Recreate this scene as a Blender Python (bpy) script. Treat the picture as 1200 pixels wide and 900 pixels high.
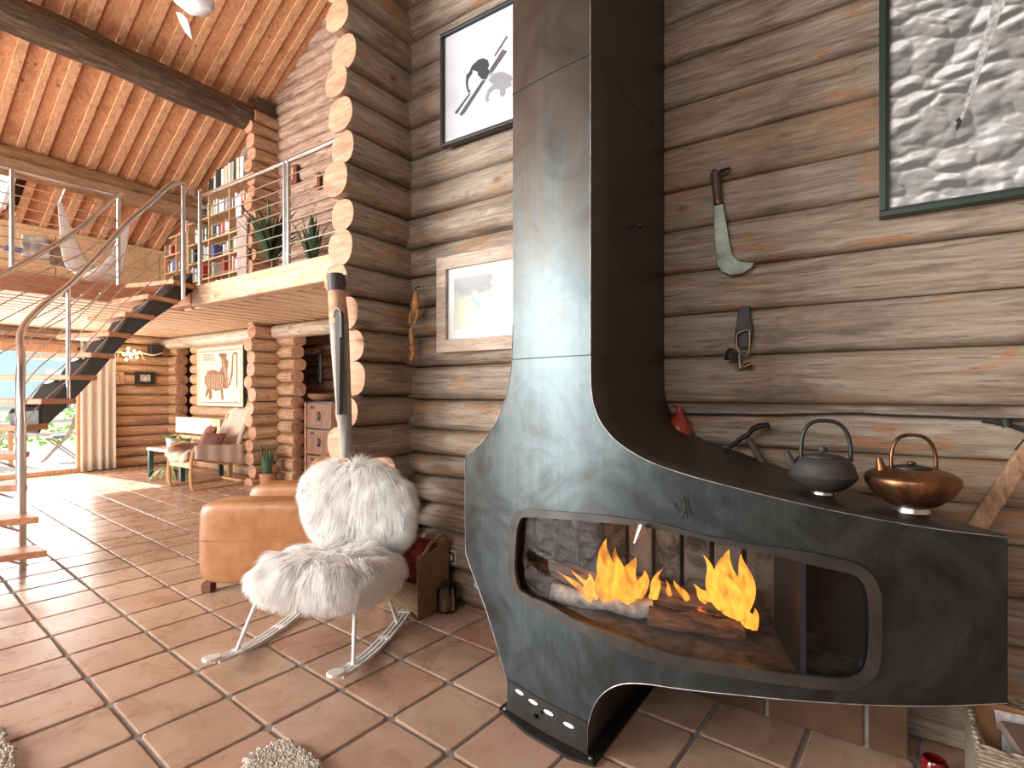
import bpy, bmesh, math, random
from mathutils import Vector, Matrix, noise
random.seed(7)
R = math.radians
S = bpy.context.scene
COL = S.collection
for o in list(bpy.data.objects): bpy.data.objects.remove(o)

# ------------------------------------------------------------------ camera
F_PX, HORIZON, EYE = 620.0, 460.0, 1.25          # focal length and horizon row for a 1200 x 900 frame, eye height
YAW = math.atan2(0.5673, 0.8235)
cam_d = bpy.data.cameras.new('camera'); cam = bpy.data.objects.new('camera', cam_d); COL.objects.link(cam)
cam.location = (0, 0, EYE); cam.rotation_euler = (R(90), 0, YAW)
cam_d.sensor_width = 36; cam_d.lens = F_PX / 1200 * 36; cam_d.shift_y = (HORIZON - 450) / 1200
cam_d.clip_start = 0.05; cam_d.clip_end = 300
S.camera = cam

# ------------------------------------------------------------------ light
S.view_settings.view_transform = 'Standard'; S.view_settings.look = 'None'
S.view_settings.exposure = 0.0; S.view_settings.gamma = 1; S.view_settings.use_curve_mapping = False
W = bpy.data.worlds.new('world'); S.world = W; W.use_nodes = True
bg = W.node_tree.nodes['Background']; bg.inputs[0].default_value = (0.82, 0.91, 1.0, 1); bg.inputs[1].default_value = 1.5
def sun(direction, strength, angle, col):
    d = bpy.data.lights.new('sun', 'SUN'); d.energy = strength; d.angle = R(angle); d.color = col
    o = bpy.data.objects.new('sun', d); COL.objects.link(o)
    o.rotation_euler = Vector(direction).to_track_quat('-Z', 'Y').to_euler()
sun((0.80, 0.08, -0.58), 20.0, 0.6, (1, 0.95, 0.86))
def window_light(name, loc, direction, sx, sy, power, col=(1, 0.97, 0.93)):
    d = bpy.data.lights.new(name, 'AREA'); d.shape = 'RECTANGLE'; d.size = sx; d.size_y = sy; d.energy = power; d.color = col
    o = bpy.data.objects.new(name, d); COL.objects.link(o); o.location = loc
    o.rotation_euler = Vector(direction).to_track_quat('-Z', 'Y').to_euler()
window_light('glazed_gable_daylight', (-6.6, -4.15, 1.75), (0.15, 1, 0.02), 4.6, 2.9, 850)
window_light('clerestory_daylight', (-1.2, -4.15, 2.9), (-0.1, 1, -0.12), 3.8, 1.9, 130)
window_light('upper_gable_daylight', (-8.0, -4.15, 3.4), (0.25, 1, 0.15), 2.6, 1.2, 650)
window_light('terrace_door_daylight', (-9.95, 1.9, 1.0), (1, 0, 0), 2.2, 1.7, 110)
window_light('alcove_fill_light', (-3.2, 4.72, 1.35), (-1, 0, 0), 0.7, 1.0, 25)  # unseen fill light added to brighten the alcove; no window is built there

# ------------------------------------------------------------------ measuring: photograph pixel -> place in the room
CX, CY = 0.8235, 0.5673
def _w(a, Z): return (CX * a - CY) * Z, (CY * a + CX) * Z
def at_Z(px, py, Z):
    x, y = _w((px - 600) / F_PX, Z); return Vector((x, y, EYE + (HORIZON - py) * Z / F_PX))
def on_y(px, py, y): return at_Z(px, py, y / (CY * (px - 600) / F_PX + CX))
def on_x(px, py, x): return at_Z(px, py, x / (CX * (px - 600) / F_PX - CY))
def on_z(px, py, z): return at_Z(px, py, (EYE - z) * F_PX / (py - HORIZON))
def pix(p):
    X = CX * p[0] + CY * p[1]; Z = -CY * p[0] + CX * p[1]
    if Z < 0.2: return None
    return 600 + F_PX * X / Z, HORIZON - (p[2] - EYE) * F_PX / Z, Z

# ------------------------------------------------------------------ mesh building
WL = {}
class MB:
    def __init__(s, M=None): s.v = []; s.f = []; s.mi = []; s.sm = []; s.M = M
    def add(s, vs, fs, mat=0, smooth=False):
        n = len(s.v)
        s.v += [(s.M @ Vector(v)) if s.M else Vector(v) for v in vs]
        for q in fs: s.f.append(tuple(n + i for i in q)); s.mi.append(mat); s.sm.append(smooth)
        return s
    def box(s, a, b, mat=0):
        x0, y0, z0 = a; x1, y1, z1 = b
        return s.add([(x0,y0,z0),(x1,y0,z0),(x1,y1,z0),(x0,y1,z0),(x0,y0,z1),(x1,y0,z1),(x1,y1,z1),(x0,y1,z1)],
              [(3,2,1,0),(4,5,6,7),(0,1,5,4),(1,2,6,5),(2,3,7,6),(3,0,4,7)], mat)
    def bar(s, p0, p1, w, h, up=(0,0,1), mat=0):
        p0 = Vector(p0); p1 = Vector(p1); d = (p1 - p0).normalized(); u = Vector(up)
        r = d.cross(u).normalized(); u = r.cross(d).normalized()
        vs = []
        for p in (p0, p1):
            for a, b in ((-1,-1),(1,-1),(1,1),(-1,1)): vs.append(p + r*(a*w/2) + u*(b*h/2))
        return s.add(vs, [(0,1,2,3),(7,6,5,4),(0,4,5,1),(1,5,6,2),(2,6,7,3),(3,7,4,0)], mat)
    def tube(s, pts, r, n=8, closed=False, mat=0, flat=1.0, cap=True):
        pts = [Vector(p) for p in pts]; N = len(pts)
        rs = list(r) if isinstance(r, (list, tuple)) else [r] * N
        vs = []; prev = None
        for i in range(N):
            if closed: t = pts[(i+1) % N] - pts[i-1]
            else: t = pts[min(i+1, N-1)] - pts[max(i-1, 0)]
            t.normalize()
            if prev is None:
                prev = Vector((0,0,1)) if abs(t.z) < 0.9 else Vector((0,1,0))
            a = (prev - t * prev.dot(t)).normalized(); b = t.cross(a); prev = a
            for k in range(n):
                an = 2*math.pi*k/n; vs.append(pts[i] + (a*math.cos(an)*flat + b*math.sin(an)) * rs[i])
        fs = []
        for i in range(N if closed else N-1):
            j = (i+1) % N
            for k in range(n):
                l = (k+1) % n; fs.append((i*n+k, i*n+l, j*n+l, j*n+k))
        s.add(vs, fs, mat, True)
        if not closed and cap:
            b0 = len(s.v) - len(vs)
            s.f.append(tuple(b0 + k for k in reversed(range(n)))); s.mi.append(mat); s.sm.append(False)
            s.f.append(tuple(b0 + (N-1)*n + k for k in range(n))); s.mi.append(mat); s.sm.append(False)
        return s
    def lathe(s, prof, c=(0,0,0), n=24, mat=0, sx=1, sy=1):
        vs = []; fs = []
        for r, z in prof:
            for k in range(n):
                a = 2*math.pi*k/n; vs.append((c[0]+r*math.cos(a)*sx, c[1]+r*math.sin(a)*sy, c[2]+z))
        for i in range(len(prof)-1):
            for k in range(n):
                l = (k+1) % n; fs.append((i*n+k, i*n+l, (i+1)*n+l, (i+1)*n+k))
        return s.add(vs, fs, mat, True)
    def prism(s, poly, fn, t0, t1, mat=0):
        n = len(poly)
        vs = [fn(u, v, t0) for u, v in poly] + [fn(u, v, t1) for u, v in poly]
        fs = [tuple(range(n)), tuple(reversed(range(n, 2*n)))] + [(i, n+i, n+(i+1) % n, (i+1) % n) for i in range(n)]
        return s.add(vs, fs, mat)
    def grid(s, fn, nu, nv, mat=0, smooth=True, closed_u=False):
        vs = [fn(i/nu, j/nv) for i in range(nu + (0 if closed_u else 1)) for j in range(nv+1)]
        m = nu if closed_u else nu + 1
        fs = []
        for i in range(nu):
            k = (i+1) % m
            for j in range(nv): fs.append((i*(nv+1)+j, k*(nv+1)+j, k*(nv+1)+j+1, i*(nv+1)+j+1))
        return s.add(vs, fs, mat, smooth)
    def build(s, name, mats, parent=None, bevel=0, solid=0, sharp=40, sub=0, fixn=True):
        lo = Vector((min(v.x for v in s.v), min(v.y for v in s.v), min(v.z for v in s.v)))
        hi = Vector((max(v.x for v in s.v), max(v.y for v in s.v), max(v.z for v in s.v)))
        c = Vector(((lo.x+hi.x)/2, (lo.y+hi.y)/2, lo.z))
        me = bpy.data.meshes.new(name)
        me.from_pydata([v - c for v in s.v], [], s.f)
        if not isinstance(mats, (list, tuple)): mats = [mats]
        for m in mats: me.materials.append(m)
        me.polygons.foreach_set('material_index', s.mi)
        me.polygons.foreach_set('use_smooth', s.sm)
        if fixn:
            bm = bmesh.new(); bm.from_mesh(me); bmesh.ops.recalc_face_normals(bm, faces=bm.faces); bm.to_mesh(me); bm.free()
        me.update()
        if any(s.sm): me.set_sharp_from_angle(angle=R(sharp))
        o = bpy.data.objects.new(name, me); COL.objects.link(o)
        place(o, c, parent)
        if bevel:
            b = o.modifiers.new('bevel', 'BEVEL'); b.width = bevel; b.segments = 2; b.limit_method = 'ANGLE'; b.angle_limit = R(40)
        if solid:
            b = o.modifiers.new('solid', 'SOLIDIFY'); b.thickness = solid; b.offset = 0
        if sub:
            b = o.modifiers.new('sub', 'SUBSURF'); b.levels = sub; b.render_levels = sub
        return o
def place(o, c, parent=None):
    WL[o.name] = Vector(c)
    if parent is not None:
        o.parent = parent; o.location = Vector(c) - WL[parent.name]
    else: o.location = c
def tag(o, label=None, cat=None, group=None, kind=None):
    if label: o['label'] = label
    if cat: o['category'] = cat
    if group: o['group'] = group
    if kind: o['kind'] = kind
    return o
def thing(name, loc, label=None, cat=None, group=None, kind=None):
    o = bpy.data.objects.new(name, None); COL.objects.link(o); o.empty_display_size = 0.1
    place(o, loc); return tag(o, label, cat, group, kind)
def frame(loc, fwd):                       # local x = right of the thing, y = forward, z = up
    f = Vector((fwd[0], fwd[1], 0)).normalized(); r = Vector((f.y, -f.x, 0))
    return Matrix(((r.x, f.x, 0, loc[0]), (r.y, f.y, 0, loc[1]), (0, 0, 1, loc[2] if len(loc) > 2 else 0), (0, 0, 0, 1)))
def cat_rom(pts, n=6):
    out = []; P = [Vector(p) for p in pts]
    for i in range(len(P)-1):
        p0 = P[max(i-1,0)]; p1 = P[i]; p2 = P[i+1]; p3 = P[min(i+2,len(P)-1)]
        for k in range(n):
            t = k/n
            out.append(0.5*((2*p1)+(p2-p0)*t+(2*p0-5*p1+4*p2-p3)*t*t+(3*p1-p0-3*p2+p3)*t**3))
    out.append(P[-1]); return out

# ------------------------------------------------------------------ materials
class NT:
    def __init__(s, name):
        s.m = bpy.data.materials.new(name); s.m.use_nodes = True; s.t = s.m.node_tree
        s.b = s.t.nodes['Principled BSDF']; s.out = s.t.nodes['Material Output']
    def n(s, typ, **kw):
        nd = s.t.nodes.new('ShaderNode' + typ)
        for k, v in kw.items():
            if k.startswith('i_'):
                key = k[2:]; key = int(key) if key.isdigit() else key.replace('_', ' ')
                nd.inputs[key].default_value = v
            else: setattr(nd, k, v)
        return nd
    def l(s, a, b): s.t.links.new(a, b)
    def ramp(s, src, stops):
        r = s.n('ValToRGB'); el = r.color_ramp.elements
        while len(el) < len(stops): el.new(0.5)
        for e, (p, c) in zip(el, stops): e.position = p; e.color = (*c, 1) if len(c) == 3 else c
        s.l(src, r.inputs[0]); return r.outputs[0]
    def mix(s, fac, a, b, mode='MIX'):
        m = s.n('Mix', data_type='RGBA', blend_type=mode)
        for v, k in ((fac, 0), (a, 6), (b, 7)):
            if hasattr(v, 'links'): s.l(v, m.inputs[k])
            elif k == 0: m.inputs[0].default_value = v
            else: m.inputs[k].default_value = (*v, 1)
        return m.outputs[2]
    def bump(s, h, strength, dist=0.01):
        b = s.n('Bump'); b.inputs['Strength'].default_value = strength; b.inputs['Distance'].default_value = dist
        s.l(h, b.inputs['Height']); s.l(b.outputs[0], s.b.inputs['Normal'])
    def coords(s, scale=(1,1,1), rnd=0.0):
        tc = s.n('TexCoord'); mp = s.n('Mapping'); mp.inputs['Scale'].default_value = scale
        s.l(tc.outputs['Object'], mp.inputs[0])
        if rnd:
            oi = s.n('ObjectInfo'); vm = s.n('VectorMath', operation='SCALE'); cb = s.n('CombineXYZ')
            for k in range(3): s.l(oi.outputs['Random'], cb.inputs[k])
            vm.inputs['Scale'].default_value = rnd; s.l(cb.outputs[0], vm.inputs[0]); s.l(vm.outputs[0], mp.inputs['Location'])
            s.rand = oi.outputs['Random']
        return mp.outputs[0]
    def noise(s, vec, scale, detail=4, rough=0.55, dist=0.0):
        n = s.n('TexNoise'); n.inputs['Scale'].default_value = scale; n.inputs['Detail'].default_value = detail
        n.inputs['Roughness'].default_value = rough; n.inputs['Distortion'].default_value = dist
        s.l(vec, n.inputs['Vector']); return n.outputs['Fac']
    def set(s, **kw):
        for k, v in kw.items(): s.b.inputs[k.replace('_', ' ')].default_value = v
        return s
def plain(name, col, rough=0.5, metal=0.0, var=0.0, vscale=6, **kw):
    t = NT(name); t.set(Roughness=rough, Metallic=metal, **kw)
    v = t.coords((1,1,1), 30)
    f = t.noise(v, vscale, 5, 0.6)
    k = var if var else 0.12
    c0 = tuple(min(1, c*(1-k)) for c in col); c1 = tuple(min(1, c*(1+k)) for c in col)
    t.l(t.ramp(f, [(0.3, c0), (0.7, c1)]), t.b.inputs['Base Color'])
    return t.m
def emit(name, col, strength):
    t = NT(name); t.set(Base_Color=(*col, 1), Emission_Color=(*col, 1), Emission_Strength=strength); return t.m
def wood(name, dark, mid, light, accent, axis='x', acc=0.5, rough=0.62, knots=0.75, bump=0.35, fine=1.0, rnd=40, tone=0.0):
    t = NT(name); t.set(Roughness=rough)
    lo, hi = 2.6, 34.0*fine
    sc = {'x': (lo, hi, hi), 'y': (hi, lo, hi), 'z': (hi, hi, lo)}[axis]
    v = t.coords(sc, rnd)
    streak = t.noise(v, 1.0, 8, 0.62, 1.1)
    col = t.ramp(streak, [(0.27, dark), (0.47, mid), (0.68, light)])
    sc2 = {'x': (1.9, 6.5, 6.5), 'y': (6.5, 1.9, 6.5), 'z': (6.5, 6.5, 1.9)}[axis]
    v2 = t.coords(sc2, rnd*1.7)
    patch = t.noise(v2, 1.6, 6, 0.65, 0.7)
    col = t.mix(t.ramp(patch, [(0.56, (0,0,0)), (0.63, (acc,)*3)]), col, accent)
    if tone: col = t.mix(t.ramp(t.rand, [(0.0, (tone,)*3), (0.35, (0,)*3), (0.7, (0,)*3), (1.0, (tone*.8,)*3)]), col, t.ramp(t.rand, [(0.45, tuple(min(1, c*g) for c, g in zip(mid, (1.25,1.02,.80)))), (0.55, tuple(min(1, c*g) for c, g in zip(mid, (1.12,1.22,1.32))))]))
    blot = t.noise(v2, 0.7, 5, 0.7, 0.3)
    col = t.mix(t.ramp(blot, [(0.34, (0.5,)*3), (0.46, (0,)*3)]), col, tuple(c*0.5 for c in dark))
    sc4 = {'x': (9, 120, 120), 'y': (120, 9, 120), 'z': (120, 120, 9)}[axis]
    grain = t.noise(t.coords(sc4, rnd*0.6), 1.0, 5, 0.7, 0.4)
    col = t.mix(t.ramp(grain, [(0.30, (0.8,)*3), (0.45, (0,)*3)]), col, tuple(c*0.55 for c in dark))
    if knots:
        sc3 = {'x': (2.6, 5.2, 5.2), 'y': (5.2, 2.6, 5.2), 'z': (5.2, 5.2, 2.6)}[axis]
        v3 = t.coords(sc3, rnd*0.9)
        vo = t.n('TexVoronoi'); vo.inputs['Scale'].default_value = 1.0; t.l(v3, vo.inputs['Vector'])
        col = t.mix(t.ramp(vo.outputs['Distance'], [(0.05, (knots,)*3), (0.12, (0,)*3)]), col, (accent[0]*0.35, accent[1]*0.3, accent[2]*0.25))
    t.l(col, t.b.inputs['Base Color'])
    if bump: t.bump(streak, bump, 0.012)
    return t.m

M = {}
M['log_grey_x'] = wood('weathered_log_x', (0.10,0.066,0.044), (0.265,0.205,0.152), (0.43,0.36,0.285), (0.38,0.165,0.06), 'x', 0.75, tone=0.4)
M['log_grey_y'] = wood('weathered_log_y', (0.15,0.105,0.072), (0.345,0.268,0.20), (0.53,0.44,0.35), (0.48,0.20,0.07), 'y', 0.75, tone=0.45)
M['log_warm_x'] = wood('warm_log_x', (0.22,0.11,0.055), (0.46,0.27,0.15), (0.66,0.46,0.30), (0.50,0.22,0.09), 'x', 0.5)
M['log_warm_y'] = wood('warm_log_y', (0.22,0.11,0.055), (0.46,0.27,0.15), (0.66,0.46,0.30), (0.50,0.22,0.09), 'y', 0.5)
M['log_pale_x'] = wood('pale_peeled_log_x', (0.34,0.25,0.17), (0.58,0.47,0.36), (0.76,0.67,0.55), (0.55,0.33,0.17), 'x', 0.4)
M['log_rose_x'] = wood('rosy_grey_log_x', (0.14,0.08,0.052), (0.35,0.225,0.16), (0.55,0.42,0.33), (0.36,0.16,0.08), 'x', 0.55)
M['log_end'] = wood('sawn_log_end', (0.30,0.13,0.06), (0.50,0.255,0.145), (0.62,0.37,0.235), (0.46,0.20,0.085), 'x', 0.4, knots=0, fine=0.5)
M['core'] = plain('wall_core_dark', (0.09,0.06,0.04), 0.9)
M['roof_plank'] = wood('roof_plank_wood', (0.40,0.17,0.08), (0.60,0.285,0.14), (0.72,0.39,0.21), (0.34,0.11,0.045), 'x', 0.35, 0.5)
M['roof_batten'] = wood('roof_batten_wood', (0.50,0.24,0.12), (0.70,0.39,0.21), (0.82,0.53,0.31), (0.42,0.16,0.07), 'x', 0.3, 0.5)
M['beam_dark'] = wood('dark_purlin_wood', (0.03,0.02,0.013), (0.085,0.055,0.035), (0.22,0.15,0.10), (0.16,0.075,0.035), 'y', 0.5, 0.6)
M['beam_mid'] = wood('brown_purlin_wood', (0.20,0.11,0.06), (0.36,0.22,0.12), (0.50,0.34,0.20), (0.38,0.17,0.07), 'y', 0.4, 0.6)
M['joist'] = wood('pale_joist_wood', (0.56,0.36,0.21), (0.72,0.50,0.32), (0.82,0.63,0.45), (0.55,0.28,0.12), 'y', 0.3, 0.6)
M['joist_red'] = wood('reddish_ceiling_board', (0.30,0.12,0.06), (0.46,0.20,0.10), (0.56,0.28,0.15), (0.36,0.13,0.06), 'y', 0.3, 0.6)
M['beam_light'] = wood('pale_edge_beam_wood', (0.44,0.25,0.14), (0.62,0.40,0.25), (0.74,0.54,0.37), (0.55,0.28,0.13), 'x', 0.35, 0.6)
M['board_red'] = wood('reddish_board', (0.30,0.12,0.065), (0.48,0.21,0.115), (0.60,0.31,0.18), (0.40,0.15,0.07), 'y', 0.3, 0.5)
M['tread'] = wood('stair_tread_wood', (0.34,0.13,0.06), (0.54,0.24,0.12), (0.66,0.36,0.20), (0.45,0.18,0.08), 'y', 0.3, 0.45, knots=0)
M['pine'] = wood('pine_board', (0.50,0.28,0.13), (0.66,0.42,0.22), (0.76,0.54,0.31), (0.58,0.32,0.14), 'x', 0.3, 0.5, bump=0.1)
M['steel_rail'] = plain('brushed_steel', (0.66,0.66,0.65), 0.30, 1.0)
M['white_paint'] = plain('white_paint', (0.80,0.80,0.79), 0.35, var=0.03)
M['black'] = plain('black_paint', (0.02,0.02,0.02), 0.45)
M['iron'] = plain('dark_iron', (0.045,0.043,0.042), 0.5, 0.7, 0.3, 20)
M['paper'] = plain('paper', (0.78,0.77,0.74), 0.7, var=0.04)
def tile_mat():
    t = NT('terracotta_tile'); v = t.coords((1,1,1), 60)
    base = t.ramp(t.rand, [(0.0, (0.29,0.18,0.115)), (0.25, (0.42,0.255,0.18)), (0.5, (0.46,0.33,0.225)), (0.75, (0.40,0.205,0.13)), (1.0, (0.52,0.365,0.28))])
    f = t.noise(v, 5.0, 7, 0.65, 0.5)
    c = t.mix(t.ramp(f, [(0.34, (0,0,0)), (0.62, (0.75,)*3)]), base, (0.55,0.395,0.30))
    g = t.noise(v, 2.3, 4, 0.6, 0.3)
    c = t.mix(t.ramp(g, [(0.36, (0.5,)*3), (0.56, (0,)*3)]), c, (0.36,0.20,0.135))
    sp = t.noise(v, 34, 4, 0.7)
    c = t.mix(t.ramp(sp, [(0.28, (0.4,)*3), (0.36, (0,)*3)]), c, (0.24,0.135,0.09))
    t.l(c, t.b.inputs['Base Color'])
    t.l(t.ramp(f, [(0.3, (0.20,)*3), (0.7, (0.40,)*3)]), t.b.inputs['Roughness'])
    t.bump(f, 0.06, 0.01); return t.m
M['tile'] = tile_mat()
M['grout'] = plain('grey_grout', (0.27,0.245,0.235), 0.8, var=0.25, vscale=14)
def steel_mat():
    t = NT('waxed_raw_steel'); v = t.coords((1,1,1))
    f = t.noise(v, 3.0, 6, 0.68, 1.4)
    col = t.ramp(f, [(0.30, (0.050,0.042,0.036)), (0.45, (0.062,0.078,0.083)), (0.60, (0.092,0.116,0.122)), (0.75, (0.095,0.092,0.088))])
    sx = t.n('SeparateXYZ'); tc = t.n('TexCoord'); t.l(tc.outputs['Object'], sx.inputs[0])
    warm = t.noise(t.coords((2.5,2.5,0.8)), 1.4, 4, 0.6, 1.0)
    a = t.n('Math', operation='MULTIPLY_ADD'); a.inputs[1].default_value = 0.55; a.inputs[2].default_value = -1.02; t.l(sx.outputs[2], a.inputs[0])
    b = t.n('Math', operation='ADD'); t.l(a.outputs[0], b.inputs[0]); t.l(warm, b.inputs[1])
    col = t.mix(t.ramp(b.outputs[0], [(0.35, (0,0,0)), (0.75, (0.9,)*3)]), col, (0.095,0.073,0.058))
    gr = t.noise(t.coords((60,60,1.5)), 1.0, 4, 0.6)
    col = t.mix(t.ramp(gr, [(0.35, (0.22,)*3), (0.6, (0,)*3)]), col, (0.05,0.05,0.05))
    t.l(col, t.b.inputs['Base Color']); t.set(Metallic=0.92, Specular_IOR_Level=0.5)
    t.l(t.ramp(f, [(0.3, (0.34,)*3), (0.7, (0.46,)*3)]), t.b.inputs['Roughness'])
    t.bump(gr, 0.03, 0.004); return t.m
M['steel'] = steel_mat()

# ================================================================== THE SETTING
# ---- floor: square terracotta tiles, slightly turned against the log wall
floor = MB().box((-11.0,-4.5,-0.10), (3.2, 5.6,-0.008)).build('floor', M['grout']); tag(floor, 'floor of square terracotta tiles with wide grey joints', kind='structure')
TS = 0.3189; TU = Vector((0.9978,-0.0646,0)); TV = Vector((0.0646,0.9978,0)); T0 = Vector((-3.490,0.894,0))
def tile_mesh(seed):
    rnd = random.Random(seed); m = bpy.data.meshes.new('tile'); bm = bmesh.new()
    h = TS/2 - 0.0075; c = 0.012
    ring = [(-h+c,-h),(h-c,-h),(h,-h+c),(h,h-c),(h-c,h),(-h+c,h),(-h,h-c),(-h,-h+c)]
    ring = [(x + rnd.uniform(-.0022,.0022), y + rnd.uniform(-.0022,.0022)) for x, y in ring]
    a = [bm.verts.new((x, y, -0.012)) for x, y in ring]
    b = [bm.verts.new((x*0.992, y*0.992, -0.002)) for x, y in ring]
    d = [bm.verts.new((x*0.965, y*0.965, 0.0)) for x, y in ring]
    for i in range(8):
        j = (i+1) % 8
        bm.faces.new((a[i], a[j], b[j], b[i])); bm.faces.new((b[i], b[j], d[j], d[i]))
    bm.faces.new(d); bmesh.ops.recalc_face_normals(bm, faces=bm.faces); bm.to_mesh(m); bm.free(); m.materials.append(M['tile']); return m
tmesh = [tile_mesh(i) for i in range(6)]
cells = []
for i in range(-26, 20):
    for j in range(-14, 16):
        p = T0 + TU*(TS*(i+.5)) + TV*(TS*(j+.5))
        if not (-10.35 < p.x < 2.6 and -3.6 < p.y < 5.4): continue
        q = pix(p)
        if q is None or not (-80 < q[0] < 1290 and q[1] < 990): vis = False
        else: vis = True
        if p.y > 2.56 and p.x > -2.4: continue
        cells.append((0 if vis else 1, q[2] if q else 50, i, j, p))
cells.sort(key=lambda c: c[:2])
far_tiles = MB()
trot = Matrix.Rotation(math.atan2(TU.y, TU.x), 4, 'Z')
for k, (vis, d, i, j, p) in enumerate(cells):
    if k < 298 and not vis:
        o = bpy.data.objects.new('tile', tmesh[random.randrange(6)]); COL.objects.link(o)
        o.rotation_euler = (random.uniform(-.004,.004), random.uniform(-.004,.004), math.atan2(TU.y, TU.x) + random.choice((0, R(90), R(180), R(270))) + random.uniform(-.006,.006))
        place(o, p, floor)
    else:
        me = tmesh[k % 6]; far_tiles.add([trot @ v.co + p for v in me.vertices], [tuple(f.vertices) for f in me.polygons])
ft = far_tiles.build('distant_tiles', M['tile'], floor); tag(ft, kind='stuff')

# ---- log walls
def log(parent, axis, a0, a1, c, zc, hh, dd, body, end=None, n0=2.4, n1=2.4, wob=0.012, name='log', seg=0.28, ns=16):
    rnd = random.Random(int(abs(a0*991+a1*577+zc*7919+c*131)*10)); s = MB()
    N = max(2, int(abs(a1-a0)/seg)); off = rnd.uniform(0, 100); vs = []
    for i in range(N+1):
        t = i/N; a = a0 + (a1-a0)*t; n = n0 + (n1-n0)*t
        for k in range(ns):
            th = 2*math.pi*k/ns; ct, st = math.cos(th), math.sin(th)
            x = math.copysign(abs(ct)**(2/n), ct)*dd/2; z = math.copysign(abs(st)**(2/n), st)*hh/2*1.01
            w = 1 + wob*6*noise.noise(Vector((a*1.3+off, ct*1.1, st*1.1)))*(0.9)
            z2 = z + wob*0.5*noise.noise(Vector((a*0.8+off, 7.7, 0)))
            vs.append((a, c + x*w, zc + z2) if axis == 'x' else (c + x*w, a, zc + z2))
    fs = [(i*ns+k, i*ns+(k+1) % ns, (i+1)*ns+(k+1) % ns, (i+1)*ns+k) for i in range(N) for k in range(ns)]
    s.add(vs, fs, 0, True)
    for i, sg in ((0, -1), (N, 1)):
        b = [vs[i*ns+k] for k in range(ns)]; cc = Vector(b[0])*0
        for v in b: cc += Vector(v)/ns
        e = 0.006*sg*(1 if a1 > a0 else -1)
        cc[0 if axis == 'x' else 1] += e
        s.add(b + [cc], [(k, (k+1) % ns, ns) for k in range(ns)], 1)
    return s.build(name, [body, end or M['log_end']], parent, sharp=50)

WALL_Y = 2.396
JZ = [0.0,.19,.40,.56,.735,.865,1.02,1.205,1.41,1.60,1.79,1.985,2.166,2.366,2.552,2.75,2.94,3.12,3.31,3.50,3.70,3.9,4.1,4.3]
wall_back = MB().box((-2.6,WALL_Y+.09,0), (3.2,WALL_Y+.19,8.2)).build('wall_back', M['core']); tag(wall_back, 'grey and orange weathered log wall behind the fireplace', kind='structure')
for i in range(len(JZ)-1):
    z0, z1 = JZ[i], JZ[i+1]; x0 = -2.66 - (0.05*math.sin(i*2.1))
    # left of the flue the logs are rounder, right of it they are hewn almost flat
    log(wall_back, 'x', x0, -1.25, WALL_Y+.10, (z0+z1)/2, z1-z0, .215+.03*math.sin(i*1.7), M['log_grey_x'], n0=2.5, n1=4.0, wob=.012)
    log(wall_back, 'x', -1.25, 3.0, WALL_Y+.10, (z0+z1)/2, z1-z0, .205+.008*math.sin(i*2.7), M['log_grey_x'], n0=6, n1=9, wob=.004, ns=24)
wall_corner = MB().box((-2.56,2.30,0), (-2.48,5.2,7.9)).box((-2.55,2.07,1.08), (-2.49,2.30,7.9)).build('wall_corner', M['core']); tag(wall_corner, 'short log wall jutting out beside the ski photograph', kind='structure')
zz = -0.07; i = 0
while zz < 7.7:
    hgt = (.175,.20,.185,.19,.17,.205)[i % 6]; yend = 1.925 + .03*math.sin(i*2.3)
    if zz < 1.75: yend = 2.0 + .03*math.sin(i*1.9)
    if .84 < zz < .98: yend = 1.92
    if zz < .84: yend = 2.26
    log(wall_corner, 'y', yend, 2.5 if zz < 2.0 else 2.5, -2.52, zz+hgt/2, hgt, .205+.015*math.sin(i*3.1), M['log_grey_y'], n0=2.3, n1=2.3, wob=.02)
    zz += hgt; i += 1
# far wall with the cloth picture (y 4.25) and the crossing log ends of the post wall
FY = 4.25
def course_heights(z0, z1, seq, ph):
    out = []; z = z0; k = ph
    while z < z1 - .05: h = seq[k % len(seq)]; out.append((z, h)); z += h; k += 1
    return out
wall_far = MB().box((-9.45,FY+.06,0), (-6.7,FY+.14,2.2)).box((-10.4,FY+.06,2.35), (-2.6,FY+.14,8.0)).build('wall_far', M['core']); tag(wall_far, 'warm brown log wall beyond the lounge chair', kind='structure')
seq = (.165,.185,.175,.16,.18,.17)
for z, h in course_heights(0, 2.0, seq, 0):
    log(wall_far, 'x', -9.5, -6.58+.03*math.sin(z*17), FY+.1, z+h/2, h, .2, M['log_warm_x'], wob=.015)
    log(wall_far, 'x', -10.6, -10.02+.03*math.sin(z*11), FY+.1, z+h/2, h, .2, M['log_warm_x'], wob=.015)
log(wall_far, 'x', -10.6, -6.5, FY+.02, 2.10, .19, .26, M['log_pale_x'], name='header_log')
log(wall_far, 'x', -6.85, -2.5, FY+.02, 2.10, .19, .26, M['log_pale_x'], name='header_log')
for z, h in course_heights(2.4, 7.4, seq, 2):
    xl = max(-10.4, (z - 9.578)/.6 - .25)
    log(wall_far, 'x', xl, -2.5, FY+.1, z+h/2, h, .19, M['log_rose_x'], n0=2.8, n1=2.8, wob=.012)
wall_post = MB().box((-7.05,3.98,0), (-6.97,FY+.1,5.3)).build('wall_post', M['core']); tag(wall_post, 'upright stack of crossing log ends carrying the dark purlin', kind='structure')
for z, h in course_heights(-.08, 5.15, (.18,.165,.175,.185,.16), 1):
    log(wall_post, 'y', 3.90+.03*math.sin(z*13), FY+.15, -7.01, z+h/2, h, .2, M['log_warm_y'], wob=.02)
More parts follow.
